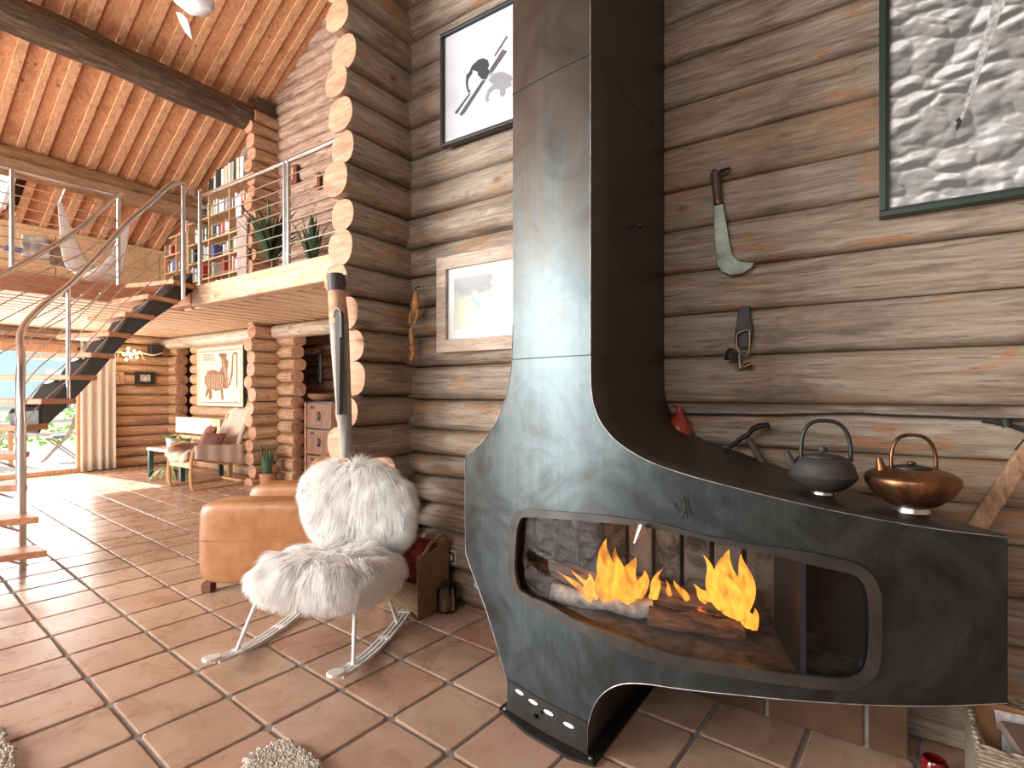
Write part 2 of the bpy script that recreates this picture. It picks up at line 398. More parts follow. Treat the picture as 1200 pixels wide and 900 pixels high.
# end wall with the terrace door (x -10.3)
EX = -10.3
wall_left = MB().box((EX-.14,-4.2,2.05), (EX-.06,5.2,3.4)).box((EX-.14,3.05,0), (EX-.06,5.2,2.1)).box((EX-.14,-4.2,0), (EX-.06,.75,2.1)).build('wall_left', M['core']); tag(wall_left, 'end log wall with terrace door and small framed pictures', kind='structure')
for z, h in course_heights(0, 2.2, (.175,.165,.18,.17), 0):
    if z + h < 1.95:
        log(wall_left, 'y', 3.12, FY+.25, EX-.1, z+h/2, h, .2, M['log_warm_y'], wob=.012)
        log(wall_left, 'y', -4.2, .72, EX-.1, z+h/2, h, .2, M['log_warm_y'], wob=.012)
    else: log(wall_left, 'y', -4.2, FY+.25, EX-.1, z+h/2, h, .2, M['log_warm_y'], wob=.012)
wall_alcove = MB().box((-10.4,5.2,0), (-2.5,5.28,2.45)).build('wall_alcove', M['core']); tag(wall_alcove, 'shaded log wall behind the chest of drawers', kind='structure')
for z, h in course_heights(0, 2.15, (.19,.175,.18), 1):
    log(wall_alcove, 'x', -10.3, -2.5, 5.18, z+h/2, h, .2, M['log_warm_x'], wob=.012, seg=.6)
wall_right = MB().box((3.0,-4.4,0), (3.2,2.6,7.5)).build('wall_right', M['log_grey_y']); tag(wall_right, 'unseen side wall right of the fireplace', kind='structure')  # out of view, added to darken the right side of the room

wall_front = MB().box((-10.4,-4.5,0), (-9.4,-4.3,8.5)).box((-4.2,-4.5,0), (-3.2,-4.3,8.6)).box((-3.2,-4.5,0), (3.2,-4.3,1.9)).box((.8,-4.5,1.9), (3.2,-4.3,8.6)).box((-3.2,-4.5,3.9), (.8,-4.3,8.6)).box((-9.4,-4.5,0), (-4.2,-4.3,.3)).box((-9.4,-4.5,4.1), (-4.2,-4.3,8.6)).build('wall_front', M['log_warm_x']); tag(wall_front, 'gable wall behind the viewer with large window opening', kind='structure')
# ---- roof: planks running up the slope with raised overlapping battens
def roof_z(x): return 9.578 + .6*x
RD = Vector((1,0,.6)).normalized(); RN = Vector((-.6,0,1)).normalized()
SKY = [(-9.75,-8.95,1.28,1.98)]
cb = MB()
def roof_quad(b, x0, x1, y0, y1, dz):
    b.add([(x0,y0,roof_z(x0)+dz),(x1,y0,roof_z(x1)+dz),(x1,y1,roof_z(x1)+dz),(x0,y1,roof_z(x0)+dz)], [(0,1,2,3)])
sx0, sx1, sy0, sy1 = SKY[0]
roof_quad(cb, -10.6, -1, -4.4, sy0, .09); roof_quad(cb, -10.6, -1, sy1, 4.6, .09); roof_quad(cb, -10.6, sx0, sy0, sy1, .09); roof_quad(cb, sx1, -1, sy0, sy1, .09)
cb.add([(-1,-4.4,roof_z(-1)+.09),(3.4,-4.4,roof_z(-1)-2.6),(3.4,4.6,roof_z(-1)-2.6),(-1,4.6,roof_z(-1)+.09)], [(0,1,2,3)])
ceiling = cb.build('ceiling', M['core']); tag(ceiling, 'steep timber roof of reddish planks', kind='structure')
def plank(name, x0, x1, y0, y1, dz, th, mat):
    s = MB(); p = []
    for x in (x0, x1):
        for y, z in ((y0,dz),(y1,dz),(y1,dz+th),(y0,dz+th)): p.append((x, y, roof_z(x)+z))
    s.add(p, [(0,1,2,3),(7,6,5,4),(0,4,5,1),(1,5,6,2),(2,6,7,3),(3,7,4,0)]); return s.build(name, mat, ceiling)
y = -1.2; k = 0
while y < 4.45:
    wd = (.25,.21,.27,.23)[k % 4] + random.uniform(-.02,.02); hgt = random.uniform(-.006,.006)
    bw = random.uniform(.05,.085)
    for nm, a, b, dz, mt in (('plank', y, y+wd-bw*.4, .036+hgt, M['roof_plank']), ('batten_plank', y+wd-bw, y+wd+bw*.3, .014+hgt, M['roof_batten'])):
        if b > sy0 and a < sy1: spans = ((-10.6, sx0), (sx1, -1.2))
        else: spans = ((-10.6, -1.2),)
        for x0, x1 in spans: plank(nm, x0, x1, a, b, dz, .03, mt)
    y += wd; k += 1
# skylight lining
win1 = thing('window_1', ((sx0+sx1)/2, (sy0+sy1)/2, roof_z(sx0)), 'white framed roof window above the hammock', kind='structure')
for a, b in (((sx0,sy0),(sx1,sy0)), ((sx0,sy1),(sx1,sy1)), ((sx0,sy0),(sx0,sy1)), ((sx1,sy0),(sx1,sy1))):
    s = MB(); s.bar((a[0],a[1],roof_z(a[0])+.09), (b[0],b[1],roof_z(b[0])+.09), .05, .22, up=RN); s.build('window_frame', M['white_paint'], win1)

# ---- purlins
def purlin(name, x, z, r0, r1, mat, label, y0=-4.2, y1=4.35):
    pts = []; rs = []
    for i in range(41):
        t = i/40; pts.append((x+.03*noise.noise(Vector((t*6,1,x))), y0+(y1-y0)*t, z+.03*noise.noise(Vector((t*5,3,x))))); rs.append((r0+(r1-r0)*t)*(1+.12*noise.noise(Vector((t*16,5,x)))))
    o = MB().tube(pts, rs, 16, mat=0).build(name, mat); return tag(o, label, 'beam', kind='structure')
purlin('trim_1', -7.10, 5.02, .21, .17, M['beam_dark'], 'thick dark round log purlin under the roof')
purlin('trim_2', -8.80, 4.14, .15, .14, M['beam_mid'], 'brown log purlin above the bookcases')
tr3 = MB().box((-8.72,-4.2,3.88), (-8.52,4.3,4.06)).build('trim_3', M['beam_mid'], bevel=.02); tag(tr3, 'squared brown timber under the lower purlin', kind='structure')

# ---- mezzanine
MZ = 2.4; BEAM_Y = 2.85; MX = -6.70
mez = MB().box((-10.2,BEAM_Y,MZ-.04), (-2.6,4.3,MZ)).box((-10.2,-3.5,MZ-.04), (MX,BEAM_Y,MZ)).build('mezzanine_floor', M['board_red']); tag(mez, 'mezzanine floor on pale joists above the lounge', 'floor', kind='structure')
MB().box((-6.12,BEAM_Y-.10,MZ-.215), (-2.62,BEAM_Y+.05,MZ+.005)).build('edge_beam', M['beam_light'], mez, bevel=.02)
MB().box((-6.75,BEAM_Y-.10,MZ-.19), (-6.12,BEAM_Y+.02,MZ-.005)).build('fascia_board', M['board_red'], mez, bevel=.008)
MB().box((MX-.05,-3.4,MZ-.20), (MX+.05,BEAM_Y-.1,MZ-.002)).build('fascia_board', M['board_red'], mez, bevel=.008)
MB().box((-10.2,-3.5,MZ-.055), (MX-.05,5.2,MZ-.041)).build('ceiling_board', M['joist_red'], mez)
MB().box((MX-.05,BEAM_Y,MZ-.055), (-2.62,5.2,MZ-.041)).build('ceiling_board', M['joist_red'], mez)
x = -10.05
while x < -2.8:
    y0 = -3.3 if x < MX-.1 else BEAM_Y+.05
    MB().box((x,y0,MZ-.20), (x+.165,5.15,MZ-.056)).build('joist', M['joist'], mez, bevel=.01)
    x += .245
# low panelled cupboards under the eaves
wall_knee = MB().box((-9.98,-3.4,MZ), (-9.86,4.1,3.62)).build('wall_knee', M['pine']); tag(wall_knee, 'low pine panelled wall under the eaves behind the hammock', kind='structure')
z = MZ+.01
for k, h in enumerate((.26,.30,.28,.30)):
    y = -1.5
    while y < 4.0:
        MB().box((-9.86,y+.006,z+.006), (-9.84,y+1.35,z+h-.006)).build('panel', M['pine'], wall_knee, bevel=.004); y += 1.36
    z += h
M['hearth_tile'] = plain('shaded_brown_hearth_tile', (0.10,0.05,0.026), 0.5, 0, .35, 6)  # brown tile, its colour also lowered for the shade under the hood
# ---- tiled plinth behind the fireplace
plinth = MB().box((-1.3,2.245,0), (.09,2.32,.335)).build('trim_4', M['grout']); tag(plinth, 'low tiled plinth along the wall under the fireplace', kind='structure')
x = -1.3
while x < .05:
    x1 = min(x+.312, .092)
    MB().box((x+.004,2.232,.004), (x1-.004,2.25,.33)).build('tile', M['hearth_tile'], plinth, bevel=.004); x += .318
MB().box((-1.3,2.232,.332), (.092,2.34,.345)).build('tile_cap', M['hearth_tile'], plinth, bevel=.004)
# ---- terrace door
door = thing('door_1', (EX, 1.9, 0), 'glazed timber terrace door standing beside the cream curtain', kind='structure')
M['door_wood'] = wood('door_frame_wood', (0.40,0.19,0.09), (0.58,0.32,0.17), (0.70,0.45,0.27), (0.5,0.24,0.1), 'z', .3, .45, knots=0)
for a, b in (((EX-.10,.72,0),(EX+.0,.84,1.96)), ((EX-.10,2.96,0),(EX+.0,3.10,1.96)), ((EX-.10,.72,1.86),(EX+.0,3.10,1.98)), ((EX-.10,.72,0),(EX+.02,3.10,.07)), ((EX-.09,1.86,.07),(EX-.02,1.96,1.86))):
    MB().box(a, b).build('door_frame', M['door_wood'], door, bevel=.006)
def glass(name, rough=0.0, tint=(1,1,1), fac=None):
    t = NT(name); t.t.nodes.remove(t.b)
    tr = t.n('BsdfTransparent'); tr.inputs[0].default_value = (*tint, 1); gl = t.n('BsdfGlossy'); gl.inputs['Roughness'].default_value = rough
    fr = t.n('Fresnel'); fr.inputs[0].default_value = 1.45; mx = t.n('MixShader')
    t.l(fr.outputs[0], mx.inputs[0]); t.l(tr.outputs[0], mx.inputs[1]); t.l(gl.outputs[0], mx.inputs[2]); t.l(mx.outputs[0], t.out.inputs[0]); return t.m
M['glass'] = glass('clear_pane')
MB().box((EX-.06,.84,.07), (EX-.05,1.86,1.86)).build('pane', M['glass'], door)
MB().box((EX-.06,1.96,.07), (EX-.05,2.96,1.86)).build('pane', M['glass'], door)

# ================================================================== FIREPLACE
AR, AX, AC = 2.0, -0.70, 1.633
def arc_y(x): return AC + (x-AX)**2/(2*AR)
def on_front(px, py):                      # place on the bowed front plate
    a = (px-600)/F_PX; d1 = CX*a - CY; d2 = CY*a + CX; k = 1/(2*AR)
    A = k*d1*d1; B = -2*k*d1*AX - d2; C = AC + k*AX*AX
    Z = (-B - math.sqrt(B*B-4*A*C))/(2*A) if abs(A) > 1e-9 else -C/B
    p = at_Z(px, py, Z); return (p.x, p.z)
def dense(pts, step=.04, nmax=20):
    out = [pts[0]]
    for p, q in zip(pts, pts[1:]):
        d = math.hypot(q[0]-p[0], q[1]-p[1]); n = max(1, min(nmax, int(d/step)))
        for k in range(1, n+1): out.append((p[0]+(q[0]-p[0])*k/n, p[1]+(q[1]-p[1])*k/n))
    return out
def smooth_ring(pts, n=4):
    m = len(pts); P = [Vector((x, z, 0)) for x, z in pts]; out = []
    for i in range(m):
        p0, p1, p2, p3 = P[i-1], P[i], P[(i+1) % m], P[(i+2) % m]
        for k in range(n):
            t = k/n; q = 0.5*((2*p1)+(p2-p0)*t+(2*p0-5*p1+4*p2-p3)*t*t+(3*p1-p0-3*p2+p3)*t**3); out.append((q.x, q.y))
    return out
left = [(602,200),(601,380),(600,418),(598,440),(593,465),(584,490),(570,512),(557,526),(548,533),(545,540),(545,570),(545,610),(546,648),(551,664),(560,688),(570,716),(580,748),(588,776),(594,797),(595,822)]
bottom = [(688,885),(688.5,853),(694.5,831),(704.5,815),(718.6,805),(735.6,801),(758,801.8),(786,805.7),(815,809.4),(860,814),(900,818),(950,822),(1000,825.3),(1067,827.3),(1130,826.5),(1180,824)]
top = [(1180,629.5),(1130,624),(1082.7,617.8),(1025,608),(972.7,597.7),(920,586),(870,573.8),(810,558),(770,544.5),(745,532.5),(722,516.5),(706.7,499),(699,484),(695,470),(692.5,450),(692,416),(693,300)]
L2 = [on_front(*p) for p in left]; B2 = [on_front(*p) for p in bottom]; T2 = [on_front(*p) for p in top]
CHZ = 7.4
xl, xr = L2[1][0], T2[-2][0]
L2[0] = (xl, CHZ); L2[-1] = (L2[-1][0], 0.012); B2[0] = (B2[0][0], 0.012); T2[-1] = (xr, CHZ); T2[-2] = (xr, T2[-2][1])
def sm_line(pts, n=4): return [(q.x, q.y) for q in cat_rom([Vector((x, z, 0)) for x, z in pts], n)]
L2 = [L2[0]] + sm_line(L2[1:10]) + sm_line(L2[10:12], 1) + sm_line(L2[12:19]) + [L2[19]]
B2 = [B2[0]] + sm_line(B2[1:]); T2 = sm_line(T2[:-1]) + [T2[-1]]
outer = L2 + B2 + T2
hole_px = [(605.3,658),(606.7,629),(610.7,610),(620,605.2),(660,608),(705,611.5),(750.7,616),(790,623.5),(820,630),(900,648.5),(940,658),(964,664),(993,670),(1009,679),(1016.7,700),(1017.8,744),(1015.5,771),(1009,786.7),(993,793.3),(964,792),(900,784),(840,774),(793,766),(740,749),(681,727.3),(645,707),(622.7,698),(609.3,687.3),(605.3,668)]
H2 = smooth_ring([on_front(*p) for p in hole_px])
frm_px = [(597.3,658),(598.7,623),(602.7,604.7),(614.7,596.7),(646.7,598),(700,602.5),(750.7,608.7),(785,615),(820,624.7),(900,639.5),(917.8,641),(973,651),(1006.7,661),(1024.4,675.5),(1033.3,700),(1033.3,744.4),(1031,780),(1022,795.5),(1004.4,805.5),(973,806.7),(906.7,799),(840,789),(793,782),(713,754),(660,727.3),(614.7,703.3),(601.3,684.7),(597.3,668)]
F2 = smooth_ring([on_front(*p) for p in frm_px])
def bowed_plate(name, outer, hole, dy, mat, parent, thick, step=.03, dish=0):
    bm = bmesh.new(); ed = []
    for ring in (outer, hole) if hole else (outer,):
        vs = [bm.verts.new((x, 0, z)) for x, z in ring]
        for i in range(len(vs)): ed.append(bm.edges.new((vs[i], vs[(i+1) % len(vs)])))
    bmesh.ops.triangle_fill(bm, use_beauty=True, use_dissolve=False, edges=ed)
    x0 = min(p[0] for p in outer); x1 = max(p[0] for p in outer); x = x0 + step
    while x < x1:
        bmesh.ops.bisect_plane(bm, geom=bm.verts[:]+bm.edges[:]+bm.faces[:], plane_co=(x,0,0), plane_no=(1,0,0)); x += step
    for v in bm.verts: v.co.y = arc_y(v.co.x) + dy
    bm.normal_update()
    for f in bm.faces:
        if f.normal.y > 0: f.normal_flip()
    s = MB(); bm.verts.index_update()
    s.add([v.co.copy() for v in bm.verts], [tuple(v.index for v in f.verts) for f in bm.faces], 0, True)
    nrm = [Vector(((v.co.x-AX)/AR, -1, 0)).normalized() for v in bm.verts]; bm.free()
    if thick:
        for ring in (outer, hole) if hole else (outer,):
            rg = dense(list(ring) + [ring[0]], .02); n = len(rg)
            vs = []
            for x, z in rg: y = arc_y(x) + dy; vs += [(x, y, z), (x, y + thick, z)]
            s.add(vs, [(2*i, 2*i+1, 2*i+3, 2*i+2) for i in range(n-1)])
    nrm += [Vector((0,0,0))]*(len(s.v) - len(nrm))
    o = s.build(name, mat, parent, fixn=False, sharp=180)
    o.data.normals_split_custom_set_from_vertices(nrm)
    return o
BACK = 2.385
def back_y(x):
    y = BACK
    if x > -.467: y = BACK - (x + .467)/(.285+.467)*(BACK-1.90)
    return max(y, arc_y(x) + .012)
fp = thing('fireplace', (-.75, 1.95, 0), 'tall raw steel fireplace with wide curved hood and glazed firebox', 'fireplace')
bowed_plate('front_plate', outer, H2, 0, M['steel'], fp, .005)
# the skin that runs back from the outline of the front plate towards the wall
sk = MB()
def skin(pts):
    vs = []; nb = 5
    for x, z in pts:
        y0, y1 = arc_y(x) + .004, back_y(x)
        for k in range(nb+1): vs.append((x, y0 + (y1-y0)*k/nb, z))
    fs = [(i*(nb+1)+k, (i+1)*(nb+1)+k, (i+1)*(nb+1)+k+1, i*(nb+1)+k+1) for i in range(len(pts)-1) for k in range(nb)]
    sk.add(vs, fs, 0, True)
M['steel_shaded'] = plain('shaded_waxed_steel', (0.055,0.045,0.04), 0.42, 0.5, 0.2, 5)  # same steel as the front, darkened for faces turned from the windows
skin(dense(L2)); skin(dense(B2)); skin(dense([B2[-1]] + T2))
sk.build('hood_skin', M['steel_shaded'], fp, solid=.004, sharp=50)
# thin bright bead along the edges of the plate
eb = MB()
for pts in (dense(T2, .05, 60)[:-1], dense(B2, .05), dense(L2[1:], .05)): eb.tube([(x, arc_y(x)-.0006, z) for x, z in pts], .0016, 6)
eb.build('bright_edge', plain('bright_edge_steel', (0.42,0.40,0.38), .4, .8, .5, 30), fp)
# window frame and glass
fr = bowed_plate('window_frame', F2, H2, -.012, plain('worn_steel_frame', (0.065,0.058,0.054), 0.42, 0.6, 0.3, 9), fp, .014, .02)
gl = bowed_plate('glass_pane', H2, None, .012, glass('stove_glass', 0.02, (0.93,0.93,0.92)), fp, .004, .04)
# latch on the window frame
hp = on_front(753, 619); hy = arc_y(hp[0])
lat = MB(); lat.tube([(hp[0]+.012,hy-.012,hp[1]+.012),(hp[0]+.012,hy-.040,hp[1]+.012)], .012, 12)
lat.tube([(hp[0]+.014,hy-.038,hp[1]+.018),(hp[0]+.006,hy-.046,hp[1]-.01),(hp[0]-.006,hy-.05,hp[1]-.038)], [.013,.011,.006], 12)
lat.build('latch', plain('bright_steel', (0.62,0.62,0.62), 0.25, 1.0), fp)
# pedestal vent plate with slots, base plate, screws
vp = [on_front(595,795), on_front(595,822), on_front(688,884), on_front(688,846)]
vp[1] = (vp[1][0], .016); vp[2] = (vp[2][0], .016)
bowed_plate('vent_plate', [(vp[0][0], vp[0][1]), (vp[1][0], vp[1][1]), (vp[2][0], vp[2][1]), (vp[3][0], vp[3][1])], None, -.004, M['iron'], fp, .004, .05)
for px, py in ((609.5,810.5),(625.5,822),(643.5,834.5),(667,849)):
    x, z = on_front(px, py); y = arc_y(x)
    pts = [(x + .022*math.cos(t)*(1 if abs(math.cos(t)) else 1), arc_y(x + .022*math.cos(t)) - .0055, z + .0075*math.sin(t)) for t in [2*math.pi*k/14 for k in range(14)]]
    s = MB(); s.add(pts + [(p[0], p[1]+.003, p[2]) for p in pts], [tuple(range(14)), tuple(reversed(range(14,28)))] + [(k,(k+1) % 14,14+(k+1) % 14,14+k) for k in range(14)])
    s.build('vent_slot', M['paper'], fp)
x, z = on_front(628.5, 838); MB().tube([(x,arc_y(x)-.004,z),(x,arc_y(x)-.02,z)], .009, 12).build('vent_knob', M['iron'], fp)
x, z = on_front(635, 834); MB().tube([(x,arc_y(x)-.004,z),(x,arc_y(x)-.014,z)], .006, 10).build('vent_knob', M['iron'], fp)
bx0, bx1 = L2[-1][0], B2[0][0]
bp = MB(); pl = [(bx0-.035, arc_y(bx0)-.01), (bx0+.13, arc_y(bx0+.13)-.045), (bx1-.05, arc_y(bx1)-.045), (bx1+.04, arc_y(bx1)-.03), (bx1+.04, 2.2), (bx0-.035, 2.2)]
bp.prism(pl, lambda u, v, t: (u, v, t), .0, .012).build('base_plate', M['iron'], fp)
for (u, v) in ((bx0-.01, arc_y(bx0)-.002), (bx1+.018, arc_y(bx1)-.008)): MB().lathe([(0,.018),(.008,.017),(.009,.012)], (u, v, 0), 10).build('bolt', M['steel_rail'], fp)
# flue seams, damper knob
for py in (64, 416):
    zs = at_Z(694, py, pix((xr, arc_y(xr), 0))[2]).z
    s = MB(); pts = [(xl + (xr-xl)*k/10, arc_y(xl + (xr-xl)*k/10) - .0015, zs) for k in range(11)] + [(xr+.0015, arc_y(xr) + .05*k, zs) for k in range(0, 14)]
    s.tube(pts, .0018, 6).build('flue_seam', M['black'], fp)
MB().box((xl-.002,arc_y(xl)+.02,1.36), (xr+.001,BACK,1.37)).build('flue_baffle', M['iron'], fp)
ky = arc_y(xr) + .33; kp = on_x(740, 266, xr)
MB().tube([(xr,kp.y,kp.z),(xr+.03,kp.y,kp.z)], .005, 8).tube([(xr+.03,kp.y,kp.z),(xr+.045,kp.y,kp.z)], [.013,.009], 12).build('damper_knob', M['black'], fp)
# scuff mark on the front plate
sc = MB()
for st_ in ([(830,40),(838,70),(834,100),(818,140)], [(788,72),(796,90),(812,100)], [(846,55),(852,90),(868,128)], [(800,112),(826,106),(862,118)], [(812,60),(842,78)], [(838,110),(846,138)]):
    pp = [on_front(580+u/3.75, 570+v/3.75) for u, v in st_]; sc.tube([(x, arc_y(x)-.0004, z) for x, z in pp], .0022, 6, flat=1.0)
sc.build('scuff_mark', M['iron'], fp)
# firebox lining
zb0, zb1 = .425, .85; FB = 2.06
def box_slice(name, z0, z1, mat):             # plate following the bowed front inside the hood
    xs = [-1.44 + (1.54)*k/14 for k in range(15)]
    poly = [(x, arc_y(x)+.03) for x in xs] + [(x, max(arc_y(x)+.035, min(FB+.03, back_y(x)-.02))) for x in reversed(xs)]
    MB().prism(poly, lambda u, v, t: (u, v, t), z0, z1).build(name, mat, fp)
box_slice('firebox_floor', zb0-.02, zb0, plain('ashy_firebox_floor', (0.10,0.09,0.085), 0.9, 0, 0.7, 18))
box_slice('firebox_roof', zb1, zb1+.01, M['iron'])
MB().box((-1.44,FB+.02,zb0), (-.10,FB+.04,zb1)).build('firebox_back', M['iron'], fp)
M['liner'] = plain('grey_liner_steel', (0.20,0.19,0.18), 0.75, 0.2, 0.55, 8)
def soot():
    t = NT('sooty_liner_steel'); v = t.coords((1,1,1), 20); f = t.noise(v, 7, 6, 0.7, 0.6)
    sx = t.n('SeparateXYZ'); tc = t.n('TexCoord'); t.l(tc.outputs['Generated'], sx.inputs[0])
    c = t.ramp(f, [(0.42,(0.012,0.011,0.011)), (0.54,(0.10,0.096,0.092)), (0.8,(0.16,0.155,0.15))])
    t.l(c, t.b.inputs['Base Color']); t.set(Roughness=.8); return t.m
M['soot'] = soot()
x = -1.40
for k in range(10):
    MB().box((x+.006,FB-.01,zb0+.005), (x+.104,FB+.02,zb1-.05-.02*(k % 2))).build('liner_panel', M['soot'], fp, bevel=.006); x += .112
for k in range(3):
    s = MB(); s.bar((-1.40,1.80+.085*k+.045,zb0), (-1.40,1.80+.085*k+.045,zb1-.05), .012, .078, up=(0,1,0)); s.build('liner_panel', M['soot'], fp, bevel=.004)
MB().add([(-.30,FB,zb0),(-.18,1.72,zb0),(-.18,1.72,zb1),(-.30,FB,zb1),(-.285,FB,zb0),(-.165,1.72,zb0),(-.165,1.72,zb1),(-.285,FB,zb1)],
         [(0,1,2,3),(4,5,6,7),(0,1,5,4),(3,2,6,7),(1,2,6,5),(0,3,7,4)]).build('divider_panel', plain('blued_steel', (0.05,0.065,0.10), 0.4, 0.6), fp)

MB().add([(-.16,1.72,zb0),(.07,1.84,zb0),(.07,1.84,zb1),(-.16,1.98,zb0),(-.16,1.98,zb1),(.06,1.92,zb0),(.06,1.92,zb1)], [(3,5,6,4),(5,1,2,6)]).build('side_chamber', M['black'], fp)
# ---- burning wood and flames
def bark():
    t = NT('charred_wood'); v = t.coords((2,14,14), 30); f = t.noise(v, 1.5, 7, 0.7, 1.0)
    t.l(t.ramp(f, [(0.35,(0.02,0.018,0.017)),(0.55,(0.20,0.10,0.06)),(0.75,(0.42,0.27,0.18))]), t.b.inputs['Base Color'])
    g = t.noise(t.coords((5,20,20), 12), 1.2, 5, 0.7)
    e = t.ramp(g, [(0.62,(0,0,0)),(0.72,(1.0,0.16,0.02))]); t.l(e, t.b.inputs['Emission Color']); t.set(Emission_Strength=2.2, Roughness=.9); t.bump(f, .6, .02); return t.m
M['char'] = bark()
M['ash'] = plain('pale_ash_bark', (0.36,0.34,0.33), 0.95, 0, 0.6, 22)
def firelog(a, b, r, mat, label):
    pts = [Vector(a).lerp(Vector(b), t/7) + Vector((0, .006*math.sin(t*2.1), .005*math.cos(t*1.7))) for t in range(8)]
    o = MB().tube(pts, [r*(1+.10*math.sin(i*2.3)) for i in range(8)], 12).build('firewood_log', mat); return tag(o, label, 'firewood')
firelog((-1.14,1.90,.500), (-.40,1.93,.510), .046, M['char'], 'long split log burning across the fire grate')
firelog((-1.05,1.80,.462), (-.66,1.86,.466), .034, M['ash'], 'ash grey half burnt log under the flames')
firelog((-.66,1.80,.462), (-.36,1.87,.464), .034, M['char'], 'short glowing charred log near the divider plate')
firelog((-1.26,1.95,.468), (-.92,2.0,.472), .038, M['ash'], 'pale ash coated log end at the back of fire')
def flame_mat():
    t = NT('flame'); t.t.nodes.remove(t.b)
    at = t.n('Attribute', attribute_name='heat'); v = t.coords((9,9,4), 20); f = t.noise(v, 1.6, 3, 0.6, 1.2)
    col = t.ramp(at.outputs['Fac'], [(0.0,(1.0,0.34,0.04)), (0.18,(1.0,0.62,0.18)), (0.42,(1.0,0.70,0.24)), (0.72,(1.0,0.40,0.06)), (1.0,(0.9,0.18,0.015))])
    st = t.n('Math', operation='MULTIPLY_ADD'); st.inputs[1].default_value = 4.6; st.inputs[2].default_value = -.55; t.l(f, st.inputs[0])
    em = t.n('Emission'); t.l(col, em.inputs[0]); t.l(st.outputs[0], em.inputs[1])
    tr = t.n('BsdfTransparent'); mx = t.n('MixShader')
    t.l(t.ramp(f, [(0.34,(0.12,)*3),(0.58,(0.80,)*3)]), mx.inputs[0]); t.l(tr.outputs[0], mx.inputs[1]); t.l(em.outputs[0], mx.inputs[2]); t.l(mx.outputs[0], t.out.inputs[0]); return t.m
M['flame'] = flame_mat()
fire = thing('fire', (-.75, 1.87, .56), 'orange flames licking up from logs behind the stove glass', 'fire')
def flame(b, tip, w, seed):
    rnd = random.Random(seed); y = 1.80 + rnd.uniform(-.05,.07)
    p0 = on_y(b[0], b[1], y); p1 = on_y(tip[0], tip[1], y); N = 14; pts = []; rs = []
    ph = rnd.uniform(0, 6); L = (p1-p0).length; wm = w*y/620/1.05
    for i in range(N+1):
        t = i/N; q = p0.lerp(p1, t); sw = math.sin(t*5.5+ph)*.10*L*(t**.6)*(1-.3*t)
        q += Vector((sw, .25*sw, 0)); pts.append(q); rs.append(max(.0006, wm*(math.sin(math.pi*min(1, .12+.88*t)**.75)**.9)*(1-.25*t)))
    s = MB(); s.tube(pts, rs, 10, flat=.6); o = s.build('flame', M['flame'], fire)
    at = o.data.attributes.new('heat', 'FLOAT', 'POINT')
    for i, v in enumerate(o.data.vertices): at.data[i].value = min(1, (i//10)/N)
for k, (b, t, w) in enumerate([((694,704),(656,670),7),((700,702),(672,668),6),((705,702),(714,632),17),((720,704),(703,650),13),((735,702),(742,652),15),((722,700),(725,642),12),((748,700),(756,668),10),
        ((762,700),(776,664),7),((692,698),(690,672),9),((767,702),(771,676),6),((786,698),(780,680),5),((806,704),(790,680),6),((828,706),(812,684),7),((846,712),(822,650),13),((858,722),(852,644),20),((866,722),(874,650),13),
        ((868,724),(846,665),15),((880,736),(862,700),9),((884,738),(884,712),6),((740,706),(722,688),12),((712,704),(700,676),13),((836,704),(820,690),7)]): flame(b, t, w, k*7+1)
fl = bpy.data.lights.new('fire_glow', 'POINT'); fl.energy = 1.6; fl.color = (1, .45, .15); fl.shadow_soft_size = .12
fo = bpy.data.objects.new('fire_glow', fl); COL.objects.link(fo); fo.location = (-.8, 1.86, .70)

# ================================================================== ON THE HOOD
def top_z(x):
    pts = sorted(T2[:-2])
    for (xa, za), (xb, zb) in zip(pts, pts[1:]):
        if xa <= x <= xb: return za + (zb-za)*(x-xa)/(xb-xa)
    return pts[-1][1]
def kettle(px, py, w_px, label, body, prof, handle_r, spout, matb, math_, cat='kettle'):
    p = None
    for k in range(60):                      # find the spot on the hood top seen at this pixel
        Z = 1.2 + k*.015; q = at_Z(px, py, Z)
        if q.z <= top_z(q.x) + .002: p = q; break
    p.z = top_z(p.x) + .003
    Z = pix(p)[2]; sc = w_px*Z/F_PX/2
    t = thing('kettle', p, label, cat)
    side = Vector((.90,.43,0)).normalized()
    MB().lathe([(r*sc, z*sc) for r, z in prof], p, 32).build('body', matb, t)
    MB().lathe([(0,0),(.36*sc,0),(.40*sc,.02*sc),(.36*sc,.13*sc),(0,.13*sc)], p, 24).build('foot', M['steel_rail'], t)
    return t, p, sc, side
M['castiron'] = plain('cast_iron_enamel', (0.058,0.052,0.05), 0.55, 0.3, 0.15, 60)
def copper():
    t = NT('aged_copper'); v = t.coords((1,1,1)); f = t.noise(v, 9, 6, .7, 1.2)
    t.l(t.ramp(f, [(0.3,(0.06,0.035,0.022)),(0.5,(0.20,0.095,0.045)),(0.7,(0.42,0.18,0.08))]), t.b.inputs['Base Color']); t.set(Metallic=.85, Roughness=.36); t.bump(f, .2, .006); return t.m
M['copper'] = copper()
t, p, sc, sd = kettle(964, 580, 71, 'black cast iron teapot with ribbed body on the hood', 0,
    [(.36,.10),(.62,.20),(.90,.44),(1.0,.60),(1.02,.64),(.98,.68),(.90,.98),(.76,1.18),(.60,1.24),(0,1.25)], 0, 0, M['castiron'], M['black'])
s = MB(Matrix.Translation(p) @ Matrix.Scale(sc, 4)); s.lathe([(.60,1.23),(.60,1.27),(.30,1.33),(.10,1.35),(0,1.35)], n=24); lid = s.build('lid', M['castiron'], t)
s = MB(Matrix.Translation(p) @ Matrix.Scale(sc, 4)); s.lathe([(.05,1.33),(.06,1.38),(.13,1.44),(.14,1.50),(.10,1.57),(0,1.59)], n=14); s.build('knob', M['castiron'], lid)
